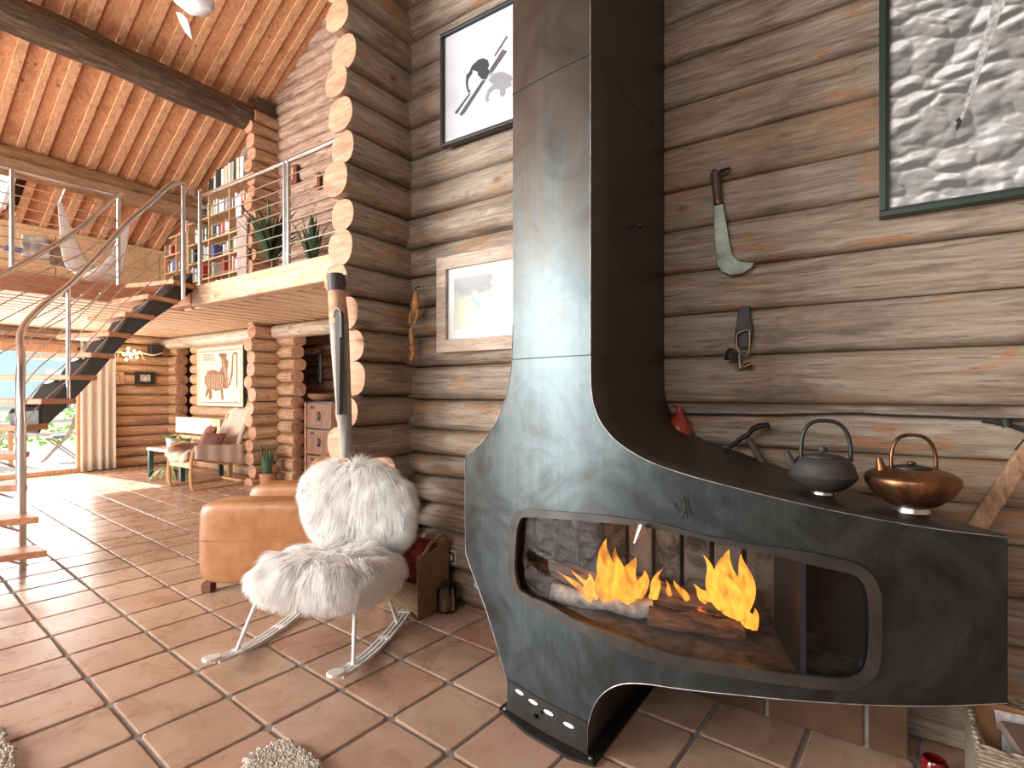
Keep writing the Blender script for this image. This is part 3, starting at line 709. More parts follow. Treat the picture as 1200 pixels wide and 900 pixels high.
def hoop(t, p, sc, sd, x0, x1, z0, ztop, r, mat, skew=0):
    pts = []
    for k in range(21):
        a = math.pi*k/20; c = math.cos(a)
        pts.append(p + sd*(sc*((x0+x1)/2 - (x1-x0)/2*math.copysign(abs(c)**.75, c))) + Vector((0,0,sc*(z0 + (ztop-z0)*math.sin(a)**.62 + skew*c))))
    MB().tube(pts, r*sc, 10).build('handle', mat, t)
hoop(t, p, sc, sd, -.66, .86, 1.14, 2.42, .065, M['black'], .06)
MB().tube([p + sd*(-.70*sc) + Vector((0,0,.80*sc)), p + sd*(-.98*sc) + Vector((0,0,1.02*sc)), p + sd*(-1.10*sc) + Vector((0,0,1.36*sc))], [.20*sc,.15*sc,.09*sc], 12).build('spout', M['castiron'], t)
t, p, sc, sd = kettle(1068, 601, 94, 'squat hammered copper teapot with hoop handle on the hood', 0,
    [(.30,.12),(.55,.22),(.84,.46),(.97,.70),(1.0,.82),(.96,.92),(.80,1.02),(.56,1.08),(.40,1.10),(0,1.10)], 0, 0, M['copper'], M['copper'])
s = MB(Matrix.Translation(p) @ Matrix.Scale(sc, 4)); s.lathe([(.42,1.09),(.42,1.13),(.2,1.17),(0,1.18)], n=24); lid = s.build('lid', M['iron'], t)
s = MB(Matrix.Translation(p) @ Matrix.Scale(sc, 4)); s.lathe([(.05,1.16),(.10,1.20),(.09,1.25),(0,1.27)], n=12); s.build('knob', M['iron'], lid)
hoop(t, p, sc, sd, -.46, .56, 1.02, 1.92, .045, M['copper'], .04)
MB().tube([p + sd*(-.66*sc) + Vector((0,0,.90*sc)), p + sd*(-.70*sc) + Vector((0,0,1.15*sc)), p + sd*(-.74*sc) + Vector((0,0,1.34*sc))], [.15*sc,.10*sc,.06*sc], 12).build('spout', M['copper'], t)

# ================================================================== ON THE FIREPLACE WALL
PY = WALL_Y - .012                          # face of the hewn logs
def poly_px(pts, y): return [(q.x, q.z) for q in (on_y(a, b, y) for a, b in pts)]
def slab(name, pts, y, th, mat, parent=None, bevel=0):        # outline lying on the wall, with thickness towards the room
    return MB().prism(poly_px(pts, y), lambda u, v, t: (u, t, v), y - th, y, 0).build(name, mat, parent, bevel=bevel)
# billhook
bh = thing('billhook', on_y(855, 322, PY), 'old billhook with hooked grey blade and dark wooden grip', 'tool')
M['blade'] = plain('dull_blade_steel', (0.20,0.23,0.19), 0.5, 0.6, 0.45, 14)
s = slab('blade', [(837,238),(847,237),(851,258),(855,282),(859,300),(866,306.5),(875,307.5),(884.5,308),(880,315),(870,321),(857,323),(846,319),(840,308),(838,285),(837,262)], PY-.016, .007, M['blade'], bh, .002)
g = [on_y(a, b, PY-.022) for a, b in ((841,237),(840,225),(839,213),(838,205),(841,200.5))]
MB().tube(cat_rom(g, 3), [.017]*4+[.019]*4+[.020]*4+[.016], 12).build('grip', M['iron'] if 0 else plain('dark_grip_wood', (0.07,0.045,0.035), 0.5), bh)
MB().tube([on_y(844,201,PY-.02), on_y(850,199,PY-.03), on_y(855,197,PY-.01)], [.010,.008,.006], 8).build('hook', M['black'], bh)
MB().tube([on_y(841.5,236,PY-.022), on_y(841.8,240,PY-.022)], .020, 12).build('collar', M['copper'], bh)
# strap with carabiner and bell
st = thing('strap_cluster', on_y(868, 434, PY), 'dark leather strap with steel carabiner and small bell hanging', 'strap')
slab('strap', [(872,359),(879.5,359),(880,372),(883,385),(881,402),(876,408),(868,408),(861,402),(862,388),(865,372),(867,361)], PY-.006, .016, plain('cracked_dark_leather', (0.035,0.028,0.024), 0.55, 0, .4, 30), st, .003)
cp = [on_y(a, b, PY-.038) for a, b in ((872,387),(876,386.5),(878,390),(878,403),(877,412),(873,416),(868,414.5),(864,409),(863,400),(863,393),(866,389.5))]
MB().tube(cat_rom(cp + [cp[0]], 3)[:-1], .0048, 8, closed=True).build('carabiner', plain('bright_alloy', (0.72,0.72,0.70), 0.25, 1.0), st)
bp_ = on_y(857, 417, PY-.04)
MB().lathe([(0,.032),(.012,.03),(.022,.018),(.026,-.004),(.030,-.016),(.026,-.017),(0,-.012)], bp_, 16).build('bell', M['iron'], st)
MB().tube([on_y(866,415,PY-.03), on_y(866,424,PY-.03), on_y(867,431,PY-.03)], [.004,.005,.009], 8).tube([on_y(861,431,PY-.03), on_y(874,429,PY-.03)], .007, 8).build('buckle', M['steel_rail'], st)
MB().tube([on_y(873,430,PY-.03), on_y(880,427,PY-.03)], .012, 10).build('toggle', M['copper'], st)
MB().box(tuple(on_y(875,362,PY-.02)-Vector((.004,.0,.004))), tuple(on_y(875,362,PY-.0)+Vector((.004,.01,.004)))).build('nail', M['iron'], st)
# cable along the wall and the fork-like tool end it runs to
cab = [on_y(a, b, PY-.012) for a, b in ((776,484.5),(800,485),(860,485.5),(900,486.2),(960,485),(1000,484.5),(1040,486.5),(1100,488.5),(1150,490.5),(1200,491.5),(1290,493))]
tag(MB().tube(cat_rom(cab, 4), .0045, 8).build('wall_cable', M['black']), 'thin black cable running level along the log wall', 'cable')
tw = thing('spliced_rope_end', on_y(1180, 505, PY-.02), 'dark forked rope end tied onto the black cable', 'rope')
MB().tube(cat_rom([on_y(a, b, PY-.02) for a, b in ((1150,494),(1165,495.5),(1179,497),(1200,504),(1235,516))], 4), [.003]+[.005]*4+[.008]*12, 8).build('tail', M['iron'], tw)
MB().tube([on_y(1177,491,PY-.02), on_y(1181,500,PY-.02)], .014, 10).build('binding', M['black'], tw)
# leaning wooden shaft at the right
sh = thing('long_handled_tool', (.18, 2.30, 0), 'long pale wooden tool handle leaning against the logs', 'tool')
a = on_y(1149, 610, 2.22); b = on_y(1215, 512, 2.34)
d = (b-a).normalized(); a0 = a - d*((a.z-.01)/d.z)
M['shaft'] = wood('worn_shaft_wood', (0.22,0.11,0.06), (0.42,0.25,0.15), (0.56,0.38,0.25), (0.4,0.18,0.08), 'z', .4, knots=0)
M['worn'] = M['shaft']
MB().bar(a - d*.05, b + d*.06, .050, .034, up=(0,-1,0)).build('shaft', M['shaft'], sh, bevel=.008)
MB().bar(a - d*.30, a - d*.05, .044, .032, up=(0,-1,0)).build('ferrule', M['iron'], sh)
MB().bar(on_y(1195,530,2.31), on_y(1222,500,2.33), .03, .008, up=(0,-1,0)).build('edge_strip', M['iron'], sh)
# iron poker-like pick and the red flask behind the hood
pk = thing('ice_pick', on_y(870, 545, 2.33), 'black iron pick resting on the hood against the logs', 'tool')
MB().tube([on_y(a, b, 2.31) for a, b in ((842,535),(858,522),(870,513),(878,508.5))], [.010,.014,.016,.016], 10, flat=.6).tube([on_y(a, b, 2.31) for a, b in ((876,510),(882,503),(890,499),(900,498),(901,502))], [.015,.018,.020,.018,.012], 10, flat=.6).build('head', M['iron'], pk)
MB().bar(on_y(876,513,2.325), on_y(897,548,2.29), .024, .03, up=(0,-1,0)).build('handle', plain('grey_handle_wood', (0.10,0.07,0.05), 0.6), pk, bevel=.006)
fk = thing('red_flask', on_y(797, 516, 2.33), 'small red rounded flask standing half behind the hood', 'flask')
fz = .5
fc = on_y(800, 520, 2.335); 
MB().lathe([(0,-.03),(.040,-.02),(.052,.02),(.050,.07),(.034,.115),(.014,.14),(.010,.16),(.011,.17),(0,.17)], (fc.x-.012, fc.y-.01, fc.z-.005), 20).build('body', plain('red_glaze', (0.36,0.05,0.03), 0.28), fk)
fkb = on_y(785,487,2.34)
MB().tube([(fc.x-.012, fc.y-.01, fc.z+.155), (fc.x-.05, fc.y, fc.z+.17)], [.007,.004], 8).build('nozzle', plain('red_rubber', (0.30,0.03,0.02), 0.4), fk)

# ---- pictures
def print_plane(name, x0, x1, z0, z1, y, mat, parent):
    return MB().box((x0, y, z0), (x1, y+.003, z1)).build(name, mat, parent)
def frame4(x0, x1, z0, z1, y0, y1, w, mat, parent, name='frame_rail', bevel=.003):
    for a, b in (((x0,y0,z0),(x1,y1,z0+w)), ((x0,y0,z1-w),(x1,y1,z1)), ((x0,y0,z0+w),(x0+w,y1,z1-w)), ((x1-w,y0,z0+w),(x1,y1,z1-w))):
        MB().box(a, b).build(name, mat, parent, bevel=bevel)
# big snow print
p0 = on_y(1030, 256, PY-.03); BX0, BZ0 = p0.x, p0.z; BX1, BZ1 = BX0+1.55, BZ0+1.25
big = thing('framed_picture', (BX0+.77, PY, BZ0), 'large dark green framed photograph of wind rippled snow slope', 'picture')
def snow():
    t = NT('snow_photograph'); v = t.coords((3.4,1,5.2))
    def hgt(off):
        mp = t.n('Mapping'); mp.inputs['Location'].default_value = off; t.l(v, mp.inputs[0])
        wrp = t.n('TexNoise'); wrp.inputs['Scale'].default_value = 1.1; wrp.inputs['Detail'].default_value = 3; t.l(mp.outputs[0], wrp.inputs['Vector'])
        ad = t.n('VectorMath', operation='MULTIPLY_ADD'); ad.inputs[1].default_value = (1.1,1.1,1.1); t.l(wrp.outputs['Color'], ad.inputs[0]); t.l(mp.outputs[0], ad.inputs[2])
        vo = t.n('TexVoronoi', feature='F1'); vo.inputs['Scale'].default_value = 2.6; t.l(ad.outputs[0], vo.inputs['Vector'])
        return vo.outputs['Distance']
    a, b = hgt((0,0,0)), hgt((.03,0,-.06))
    d = t.n('Math', operation='SUBTRACT'); t.l(a, d.inputs[0]); t.l(b, d.inputs[1])
    c = t.ramp(t_add(t, d.outputs[0], 3.0, .44), [(0.05,(0.10,0.10,0.10)),(0.30,(0.24,0.24,0.235)),(0.48,(0.31,0.31,0.305)),(0.66,(0.37,0.37,0.36)),(0.80,(0.55,0.55,0.54)),(1.0,(0.78,0.78,0.77))])
    fine = t.noise(t.coords((1,1,1)), 60, 4, .7)
    c = t.mix(t.ramp(fine, [(.35,(.18,)*3),(.6,(0,)*3)]), c, (0.16,0.16,0.16))
    t.l(c, t.b.inputs['Base Color']); t.set(Roughness=.35); return t.m
def t_add(t, src, mul, add):
    m = t.n('Math', operation='MULTIPLY_ADD'); m.inputs[1].default_value = mul; m.inputs[2].default_value = add; t.l(src, m.inputs[0]); return m.outputs[0]
M['green_frame'] = plain('dark_green_frame', (0.012,0.030,0.020), 0.4)
print_plane('print', BX0+.028, BX1-.028, BZ0+.028, BZ1-.028, PY-.022, snow(), big)
frame4(BX0, BX1, BZ0, BZ1, PY-.045, PY, .022, M['green_frame'], big)
frame4(BX0+.022, BX1-.022, BZ0+.022, BZ1-.022, PY-.032, PY-.02, .010, M['black'], big, 'inner_rail', .001)
trail = [(1124,146),(1133,120),(1143,92),(1152,60),(1160,35),(1170,5),(1182,-40)]
vs = []
for k, (a, b) in enumerate(trail):
    w = 1.6 + k*1.1
    for sg in (-1, 1): q = on_y(a+sg*w, b, PY-.0225); vs.append((q.x, PY-.0228, q.z))
MB().add(vs, [(2*i,2*i+1,2*i+3,2*i+2) for i in range(len(trail)-1)]).build('ski_trail', plain('trail_print', (0.40,0.40,0.395), 0.4, 0, .5, 60), big)
sk_ = MB()
for pl_ in ([(1122,138),(1126,138),(1126,146),(1123,149),(1121,146)], [(1121,146),(1124,147),(1122,153),(1120,152)], [(1119,141),(1122,140),(1122,143)], [(1126,140),(1128,142),(1126,144)]):
    P_ = poly_px(pl_, PY-.024); n = len(P_); sk_.add([(u, PY-.0236, v) for u, v in P_], [tuple(range(n))])
sk_.build('skier_print', M['black'], big)
# ski photograph left of the flue
SX0 = on_y(517.5, 100, PY-.03).x; SZ1 = on_y(517.5, 42, PY-.03).z; SZ0 = on_y(517.5, 173.5, PY-.03).z; SX1 = SX0 + .78
ski = thing('framed_picture', ((SX0+SX1)/2, PY, SZ0), 'black framed print of a lone skier and shadow on snow', 'picture')
print_plane('print', SX0+.02, SX1-.02, SZ0+.02, SZ1-.02, PY-.024, plain('pale_snow_print', (0.52,0.54,0.58), 0.45, 0, .07, 2), ski)
frame4(SX0, SX1, SZ0, SZ1, PY-.045, PY, .018, M['black'], ski)
def zc(pts): return [(460 + a/5, b/5) for a, b in pts]
def ink(name, polys, mat, parent, dy):
    s = MB()
    for pl_ in polys:
        P_ = poly_px(zc(pl_), PY-.026); n = len(P_); s.add([(u, PY-.024-dy, v) for u, v in P_], [tuple(range(n))])
    return s.build(name, mat, parent)
ink('skier_shadow', [[(560,470),(590,430),(640,418),(690,440),(705,460),(690,480),(700,500),(660,520),(662,545),(645,570),(628,555),(630,525),(600,520),(570,545),(560,575),(568,590),(548,598),(542,570),(560,520),(590,495)]], plain('grey_print', (0.24,0.25,0.28), 0.5), ski, .0008)
ink('skis', [[(570,405),(645,288),(655,296),(575,425)], [(580,420),(660,292),(668,302),(560,460)], [(545,470),(420,665),(400,680),(392,668),(525,470)], [(668,208),(674,216),(600,330),(594,326)], [(450,545),(456,550),(376,668),(362,660)]], plain('dark_print', (0.06,0.065,0.075), 0.5), ski, .0012)
ink('skier', [[(450,420),(465,385),(500,350),(530,340),(558,352),(566,385),(556,400),(575,420),(560,440),(548,465),(525,465),(500,440),(498,420),(468,410),(466,430),(444,462),(440,490),(446,525),(458,530),(446,548),(434,520),(428,480),(432,440)]], plain('dark_navy_print', (0.03,0.035,0.045), 0.5), ski, .0016)
# landscape in a raw wood frame, hanging a little askew
lp = [on_y(a, b, PY-.04) for a, b in ((508,304),(517,413.5))]
LX0 = (lp[0].x+lp[1].x)/2; LZ1, LZ0 = lp[0].z, lp[1].z; LX1 = LX0 + .86
lan = thing('framed_picture', ((LX0+LX1)/2, PY, LZ0), 'landscape photograph with white mount in raw wooden frame', 'picture')
M['raw_frame'] = wood('raw_frame_wood', (0.30,0.20,0.14), (0.46,0.35,0.27), (0.58,0.47,0.38), (0.4,0.25,0.15), 'x', .3, knots=0)
frame4(LX0, LX1, LZ0, LZ1, PY-.05, PY, .075, M['raw_frame'], lan)
MB().box((LX0+.07,PY-.03,LZ0+.07), (LX1-.07,PY-.02,LZ1-.07)).build('mount', plain('white_mount', (0.70,0.72,0.72), 0.5, var=.02), lan)
def scape():
    t = NT('mountain_photograph'); v = t.coords((1,1,1)); f = t.noise(v, 9, 6, .65, 1.5)
    sx = t.n('SeparateXYZ'); tc = t.n('TexCoord'); t.l(tc.outputs['Generated'], sx.inputs[0])
    a = t_add(t, f, .5, -.25); b = t.n('Math', operation='ADD'); t.l(a, b.inputs[0]); t.l(sx.outputs[2], b.inputs[1])
    c = t.ramp(b.outputs[0], [(0.0,(0.50,0.52,0.42)),(0.35,(0.40,0.46,0.30)),(0.6,(0.33,0.36,0.26)),(0.72,(0.13,0.13,0.125)),(1.0,(0.20,0.20,0.20))])
    e = t.n('Math', operation='ADD'); t.l(a, e.inputs[0]); t.l(sx.outputs[0], e.inputs[1])
    c = t.mix(t.ramp(e.outputs[0], [(0.42,(0,0,0)),(0.50,(1,1,1))]), c, (0.72,0.73,0.76)); t.l(c, t.b.inputs['Base Color']); t.set(Roughness=.4); return t.m
MB().box((LX0+.125,PY-.034,LZ0+.135), (LX1-.125,PY-.03,LZ1-.135)).build('print', scape(), lan)
q = on_y(557, 354, PY-.036); MB().bar((q.x-.03,PY-.035,q.z+.022), (q.x+.03,PY-.035,q.z-.022), .002, .022, up=(0,0,1)).build('tarn_print', plain('turquoise_print', (0.25,0.62,0.66), 0.5), lan)
# carved figure hanging in the corner
cv = thing('carved_figure', on_y(487, 426, 2.30), 'honey coloured carved wooden figure hanging in the wall corner', 'carving')
M['honey'] = plain('honey_wood', (0.50,0.25,0.085), 0.4, 0, .3, 18)
def q3(a, b, y=2.30): return on_y(360+a/4.5, 290+b/4.5, y)
body = MB(); body.tube([q3(a,b) for a, b in ((574,228),(572,250),(574,280),(570,320),(564,345),(560,355))], [.010,.018,.026,.026,.018,.010], 12)
body.tube([q3(a,b) for a, b in ((560,330),(545,350),(542,375),(546,395),(530,402))], [.014,.012,.011,.010,.006], 10)
body.tube([q3(a,b) for a, b in ((584,320),(582,355),(572,385),(562,410))], [.012,.011,.010,.008], 10)
body.tube([q3(a,b) for a, b in ((552,420),(548,450),(552,480),(556,520),(560,560),(552,585),(550,605))], [.014,.018,.015,.014,.018,.014,.006], 12).build('body', M['honey'], cv, sub=1)
s = MB(); 
for k in range(7): s.lathe([(0,-.008),(.007,-.004),(.008,.002),(0,.007)], q3(548+8*math.sin(k*2.4),505+13*k,2.283), 8)
s.build('carved_knobs', M['honey'], cv)
MB().tube([q3(574,228), q3(570,215), q3(590,205,2.36)], .004, 8).build('hanging_loop', M['iron'], cv)
# weathered carved pole hung on the log ends
po = thing('carved_pole', on_y(404, 540, 1.87), 'weathered grey carved pole with dark cap against log ends', 'pole')
def q4(a, b, y=1.86): return on_y(a, b, y)
c0 = [(393,322),(394.5,342),(396,360),(397.5,380),(399,410),(401,445),(403,480),(405,510),(405.5,536)]
M['grey_pole'] = wood('grey_weathered_pole', (0.15,0.13,0.11), (0.30,0.275,0.245), (0.46,0.43,0.39), (0.36,0.26,0.18), 'z', .3, knots=0.5)
MB().tube([q4(*p) for p in c0[4-1:]], [.052,.050,.046,.042,.036,.034], 14).build('shaft', M['grey_pole'], po)
MB().tube([q4(*p) for p in c0[1:4]], [.047,.050,.053], 14).build('bare_wood_neck', M['log_end'], po)
MB().tube([q4(*p) for p in c0[:2]], [.045,.048], 14).build('cap', plain('dark_grey_cap', (0.055,0.05,0.05), 0.5), po)
gx = MB(); g = [(392.5,367),(395,364),(397.5,367),(398.2,395),(398.2,420),(397.8,450),(397.5,485),(394.8,486),(394,450),(393,410)]
P_ = [on_y(a, b, 1.80) for a, b in g]; gx.add([(p.x,p.y,p.z) for p in P_] + [(p.x+.01,p.y+.02,p.z) for p in P_], [tuple(range(10)), tuple(reversed(range(10,20)))] + [(k,(k+1) % 10,10+(k+1) % 10,10+k) for k in range(10)])
gx.build('groove', plain('dark_groove', (0.05,0.045,0.04), 0.7), po)
MB().tube([on_y(a, b, 1.80) for a, b in ((391.5,372),(392.8,363),(395.3,360.5),(398.2,363),(399.5,372),(399.8,395))], .006, 8).build('groove_rim', M['grey_pole'], po)
MB().box((-2.53,1.885,1.55), (-2.49,1.93,1.58)).build('bracket', M['iron'], po)
# socket, sprig
so = thing('wall_socket', on_y(530, 662, WALL_Y), 'square grey wall socket set into a log', 'socket')
q = on_y(530, 652, PY-.004)
MB().box((q.x-.043,PY-.02,q.z-.043), (q.x+.043,PY+.02,q.z+.043)).build('plate', plain('grey_plastic', (0.34,0.33,0.32), 0.5), so, bevel=.004)
MB().box((q.x-.031,PY-.024,q.z-.031), (q.x+.031,PY-.018,q.z+.031)).build('insert', plain('dark_plastic', (0.06,0.06,0.06), 0.5), so, bevel=.004)
MB().tube([(q.x,PY-.024,q.z), (q.x,PY-.028,q.z)], .021, 16).build('outlet_ring', plain('pale_plastic', (0.55,0.54,0.52), 0.4), so)

# ================================================================== FUR AND SHAGGY THINGS
def strands(s, root, d, length, w, droop, rnd, seg=4):
    p = Vector(root); d = Vector(d).normalized(); up = Vector((0,0,1))
    sd = d.cross(Vector((rnd.uniform(-1,1), rnd.uniform(-1,1), rnd.uniform(-1,1)))).normalized()
    vs = []; st = length/seg
    for i in range(seg+1):
        ww = w*(1 - (i/seg)**1.6)*.5 + .00015
        vs += [p - sd*ww, p + sd*ww]
        d = (d + Vector((0,0,-droop/seg)) + Vector((rnd.uniform(-1,1), rnd.uniform(-1,1), rnd.uniform(-1,1)))*.10).normalized(); p = p + d*st
    s.add(vs, [(2*i,2*i+1,2*i+3,2*i+2) for i in range(seg)], 0, True)
def fur_mat():
    t = NT('long_white_fleece'); t.t.nodes.remove(t.b); v = t.coords((1,1,1)); f = t.noise(v, 16, 4, .6)
    c = t.ramp(f, [(0.3,(0.92,0.90,0.87)),(0.6,(0.975,0.97,0.96))])
    d = t.n('BsdfDiffuse'); tl = t.n('BsdfTranslucent'); mx = t.n('MixShader', i_0=.5)
    t.l(c, d.inputs[0]); t.l(c, tl.inputs[0]); t.l(d.outputs[0], mx.inputs[1]); t.l(tl.outputs[0], mx.inputs[2]); t.l(mx.outputs[0], t.out.inputs[0]); return t.m
M['fur'] = fur_mat()

# ================================================================== ROCKING CHAIR
RC = Vector((-2.295, 1.67, 0)); FW = Vector((.384,-.923,0))
MR = frame(RC, FW)
rc = thing('rocking_chair', RC, 'rocking chair covered in long white fleece on white rockers', 'rocking chair')
def sup(a, b, c, n, u, v):
    th = 2*math.pi*u; ph = math.pi*(v-.5); f = lambda x: math.copysign(abs(x)**(2/n), x)
    return Vector((a*f(math.cos(ph))*f(math.cos(th)), b*f(math.cos(ph))*f(math.sin(th)), c*math.copysign(abs(math.sin(ph))**.9, math.sin(ph))))
seatM = MR @ Matrix.Translation((-.025,.0,.365)) @ Matrix.Rotation(R(4), 4, 'X')
backM = MR @ Matrix.Translation((-.03,-.27,.625)) @ Matrix.Rotation(R(76+0), 4, 'X')
def pad(name, Mx, a, b, c, n, count, seed, ln, flow):
    o = MB(Mx); o.grid(lambda u, v: sup(a, b, c, n, u, v), 40, 20, closed_u=True); pd = o.build(name, M['fur'], rc)
    rnd = random.Random(seed); s = MB(); R3 = Mx.to_3x3()
    for k in range(count):
        u = rnd.random(); v = math.acos(1-2*rnd.random())/math.pi
        p = sup(a, b, c, n, u, v); nr = Vector((p.x/a**2, p.y/b**2, p.z/c**2)).normalized()
        wp = Mx @ p; wn = (R3 @ nr).normalized()
        f = R3 @ Vector(flow(p)); cl = Vector((noise.noise(wp*14), noise.noise(wp*14+Vector((9,0,0))), noise.noise(wp*14+Vector((0,9,0)))))
        d = wn*.55 + f*.8 + cl*.42 + Vector((0,0,-.25))
        strands(s, wp - wn*.004, d, ln*rnd.uniform(.65,1.15), .0034, 1.05, rnd, 3)
    so_ = s.build('fleece', M['fur'], pd, fixn=False); tag(so_, kind='stuff')
pad('seat', seatM, .298, .275, .085, 3.0, 40000, 3, .10, lambda p: (p.x*1.8, p.y*1.6+.1, -.1))
pad('backrest', backM, .308, .245, .055, 2.7, 36000, 4, .08, lambda p: (p.x*2.4, p.y*2.4-.30, .0))
for sx in (-1, 1):
    xr_ = sx*.30
    def rock(y): return .012 + (y*y)/(2*1.7)
    ys = [.40 - .74*k/20 for k in range(21)]
    rk = None
    for j, dx in enumerate((-.024, 0, .024)):
        s = MB(MR)
        for k in range(20): s.bar((xr_+dx, ys[k]+.002, rock(ys[k])), (xr_+dx, ys[k+1]-.002, rock(ys[k+1])), .010, .016)
        o = s.build('rocker_bar', M['white_paint'], rc)
    s = MB(MR)
    e = rock(.41); s.prism([(math.cos(t)*.036, math.sin(t)*.026) for t in [2*math.pi*k/14 for k in range(14)]], lambda u, v, t: (xr_+u, .415+v*1.7, e+.016+t+v*.25), -.007, .009); s.build('rocker_tip', M['white_paint'], rc, bevel=.004)
    for y in (.27, -.05, -.31): 
        s = MB(MR); s.box((xr_-.034, y-.02, rock(y)-.008), (xr_+.034, y+.02, rock(y)+.008)); s.build('rocker_block', M['white_paint'], rc, bevel=.004)
    for (y0, tx, ty, tz) in ((.27, sx*.235, .13, .36), (-.20, sx*.22, -.12, .37)):
        s = MB(MR); s.tube([(xr_, y0, rock(y0)), (tx, ty, tz)], .0095, 10); s.build('leg', M['white_paint'], rc)
s = MB(MR); s.tube([(-.235,.13,.36), (.22,-.12,.37)], .006, 8).tube([(.235,.13,.36), (-.22,-.12,.37)], .006, 8).build('cross_brace', M['white_paint'], rc)

# ================================================================== LEATHER ARMCHAIR
AF = Vector((-.8235,-.5673,0)); AS = Vector((AF.y,-AF.x,0))        # AF: the way it faces
def leather():
    t = NT('tan_leather'); v = t.coords((1,1,1), 10); f = t.noise(v, 7, 5, .6, .5)
    t.l(t.ramp(f, [(0.3,(0.30,0.118,0.042)),(0.7,(0.45,0.215,0.095))]), t.b.inputs['Base Color']); t.set(Roughness=.33)
    g = t.noise(v, 180, 3, .6); t.bump(g, .06, .003); return t.m
M['leather'] = leather()
p = on_z(241, 697, 0)
AC0 = Vector((p.x, p.y, 0)) + Vector((.8235,.5673,0))*.355 + Vector((-.5673,.8235,0))*.43
MA = frame(AC0, AF)                                     # local x: right of the sitter, y: forward
ac = thing('leather_armchair', AC0, 'tan leather club armchair behind the fleece rocking chair', 'armchair')
def cushion(Mx, a, b, n=5, seg=6):
    s = MB(Mx); c = [(a[i]+b[i])/2 for i in range(3)]; h = [(b[i]-a[i])/2 for i in range(3)]
    def f(u, v):
        th = 2*math.pi*u; ph = math.pi*(v-.5); g = lambda x, m: math.copysign(abs(x)**(2/m), x)
        return (c[0]+h[0]*g(math.cos(ph), n)*g(math.cos(th), n), c[1]+h[1]*g(math.cos(ph), n)*g(math.sin(th), n), c[2]+h[2]*g(math.sin(ph), n))
    s.grid(f, 48, 24, closed_u=True); return s
# near arm is on the sitter's left (-x... towards the camera)
sgn = 1 if (MA @ Vector((1,0,0)) - AC0).dot(Vector((.5673,-.8235,0))) > 0 else -1
for k, sd_ in enumerate((sgn, -sgn)):
    x0, x1 = sorted((sd_*.43, sd_*.20))
    arm = cushion(MA, (x0,-.42,.055), (x1,.42,.575), 7).build('arm', M['leather'], ac)
    sm = MB(MA); xs = sd_*.4305
    sm.tube([(xs, -.40, .33), (xs, -.1, .331), (xs, .2, .331), (xs, .385, .33)], .003, 6).build('seam', M['leather'], arm)
cushion(MA, (-.21,-.25,.10), (.21,.40,.42), 6).build('seat_cushion', M['leather'], ac)
cushion(MA, (-.40,-.46,.10), (.40,-.20,.84), 4).build('backrest', M['leather'], ac)
M['dark_wood'] = plain('dark_red_wood', (0.16,0.06,0.03), 0.45)
for x in (-.37,.37):
    for y in (-.36,.37):
        s = MB(MA); s.box((x-.035,y-.03,0), (x+.035,y+.03,.06)); s.build('foot', M['dark_wood'], ac, bevel=.004)
q = on_z(350, 600, .5)
cu = cushion(frame(MA @ Vector((0,-.12,.42)), AF), (-.16,-.10,.0), (.16,.02,.20), 3).build('scatter_cushion', plain('red_patterned_cloth', (0.32,0.08,0.06), 0.8, 0, .6, 30)); tag(cu, 'small red patterned cushion on the leather armchair', 'cushion')

# ================================================================== BASKETS AND SMALL THINGS BY THE WALL
def weave(name, c0, c1, sc):
    t = NT(name); v = t.coords((1,1,1)); w = t.n('TexWave', wave_type='BANDS', bands_direction='Z'); w.inputs['Scale'].default_value = sc; w.inputs['Distortion'].default_value = 1.2; w.inputs['Detail'].default_value = 2; t.l(v, w.inputs['Vector'])
    br = t.n('TexBrick'); br.inputs['Scale'].default_value = sc*1.3; t.l(v, br.inputs['Vector'])
    c = t.ramp(w.outputs['Fac'], [(0.2, c0), (0.7, c1)]); n = t.noise(v, 90, 3, .6)
    c = t.mix(t.ramp(n, [(.35,(.6,)*3),(.6,(0,)*3)]), c, tuple(x*.5 for x in c0)); t.l(c, t.b.inputs['Base Color']); t.set(Roughness=.7); t.bump(w.outputs['Fac'], .6, .006); return t.m
M['wicker'] = weave('tan_wicker', (0.17,0.10,0.05), (0.38,0.25,0.13), 26)
M['wicker_pale'] = weave('pale_seagrass', (0.20,0.16,0.11), (0.46,0.38,0.28), 30)
bk = thing('wicker_basket', (-2.28, 2.2, 0), 'square tan wicker basket with side handles behind the rocker', 'basket')
bx0, bx1, by0, by1 = -2.33, -2.065, 2.09, 2.335
side = [(by0,.005),(by1,.005),(by1,.36),(by1-.055,.375),(by1-.10,.405),(by0+.09,.385),(by0+.03,.35),(by0,.34)]
hole = 0
def wick_side(x, name):
    s = MB(); s.prism([(by0,.005),(by1,.005),(by1,.375),(by1-.03,.40),(by1-.06,.375),(by0+.07,.345),(by0,.34)], lambda u, v, t: (x+t, u, v), -.008, .008); o = s.build(name, M['wicker'], bk)
    MB().tube(cat_rom([(x,by0,.34),(x,by0+.05,.355),(x,by0+.10,.40),(x,by0+.17,.418),(x,by1-.03,.425),(x,by1,.385)], 5), .010, 8).build('handle', M['wicker'], bk)
wick_side(bx1, 'side_panel'); wick_side(bx0, 'side_panel')
MB().box((bx0,by1-.008,.005), (bx1,by1+.008,.37)).build('back_panel', M['wicker'], bk); MB().box((bx0,by0-.008,.005), (bx1,by0+.008,.20)).build('front_panel', M['wicker'], bk)
MB().box((bx0,by0,.004), (bx1,by1,.02)).build('bottom', M['wicker'], bk)
MB().tube([(bx1,by0,.01),(bx1,by0,.34)], .008, 8).build('corner_rim', M['wicker'], bk)
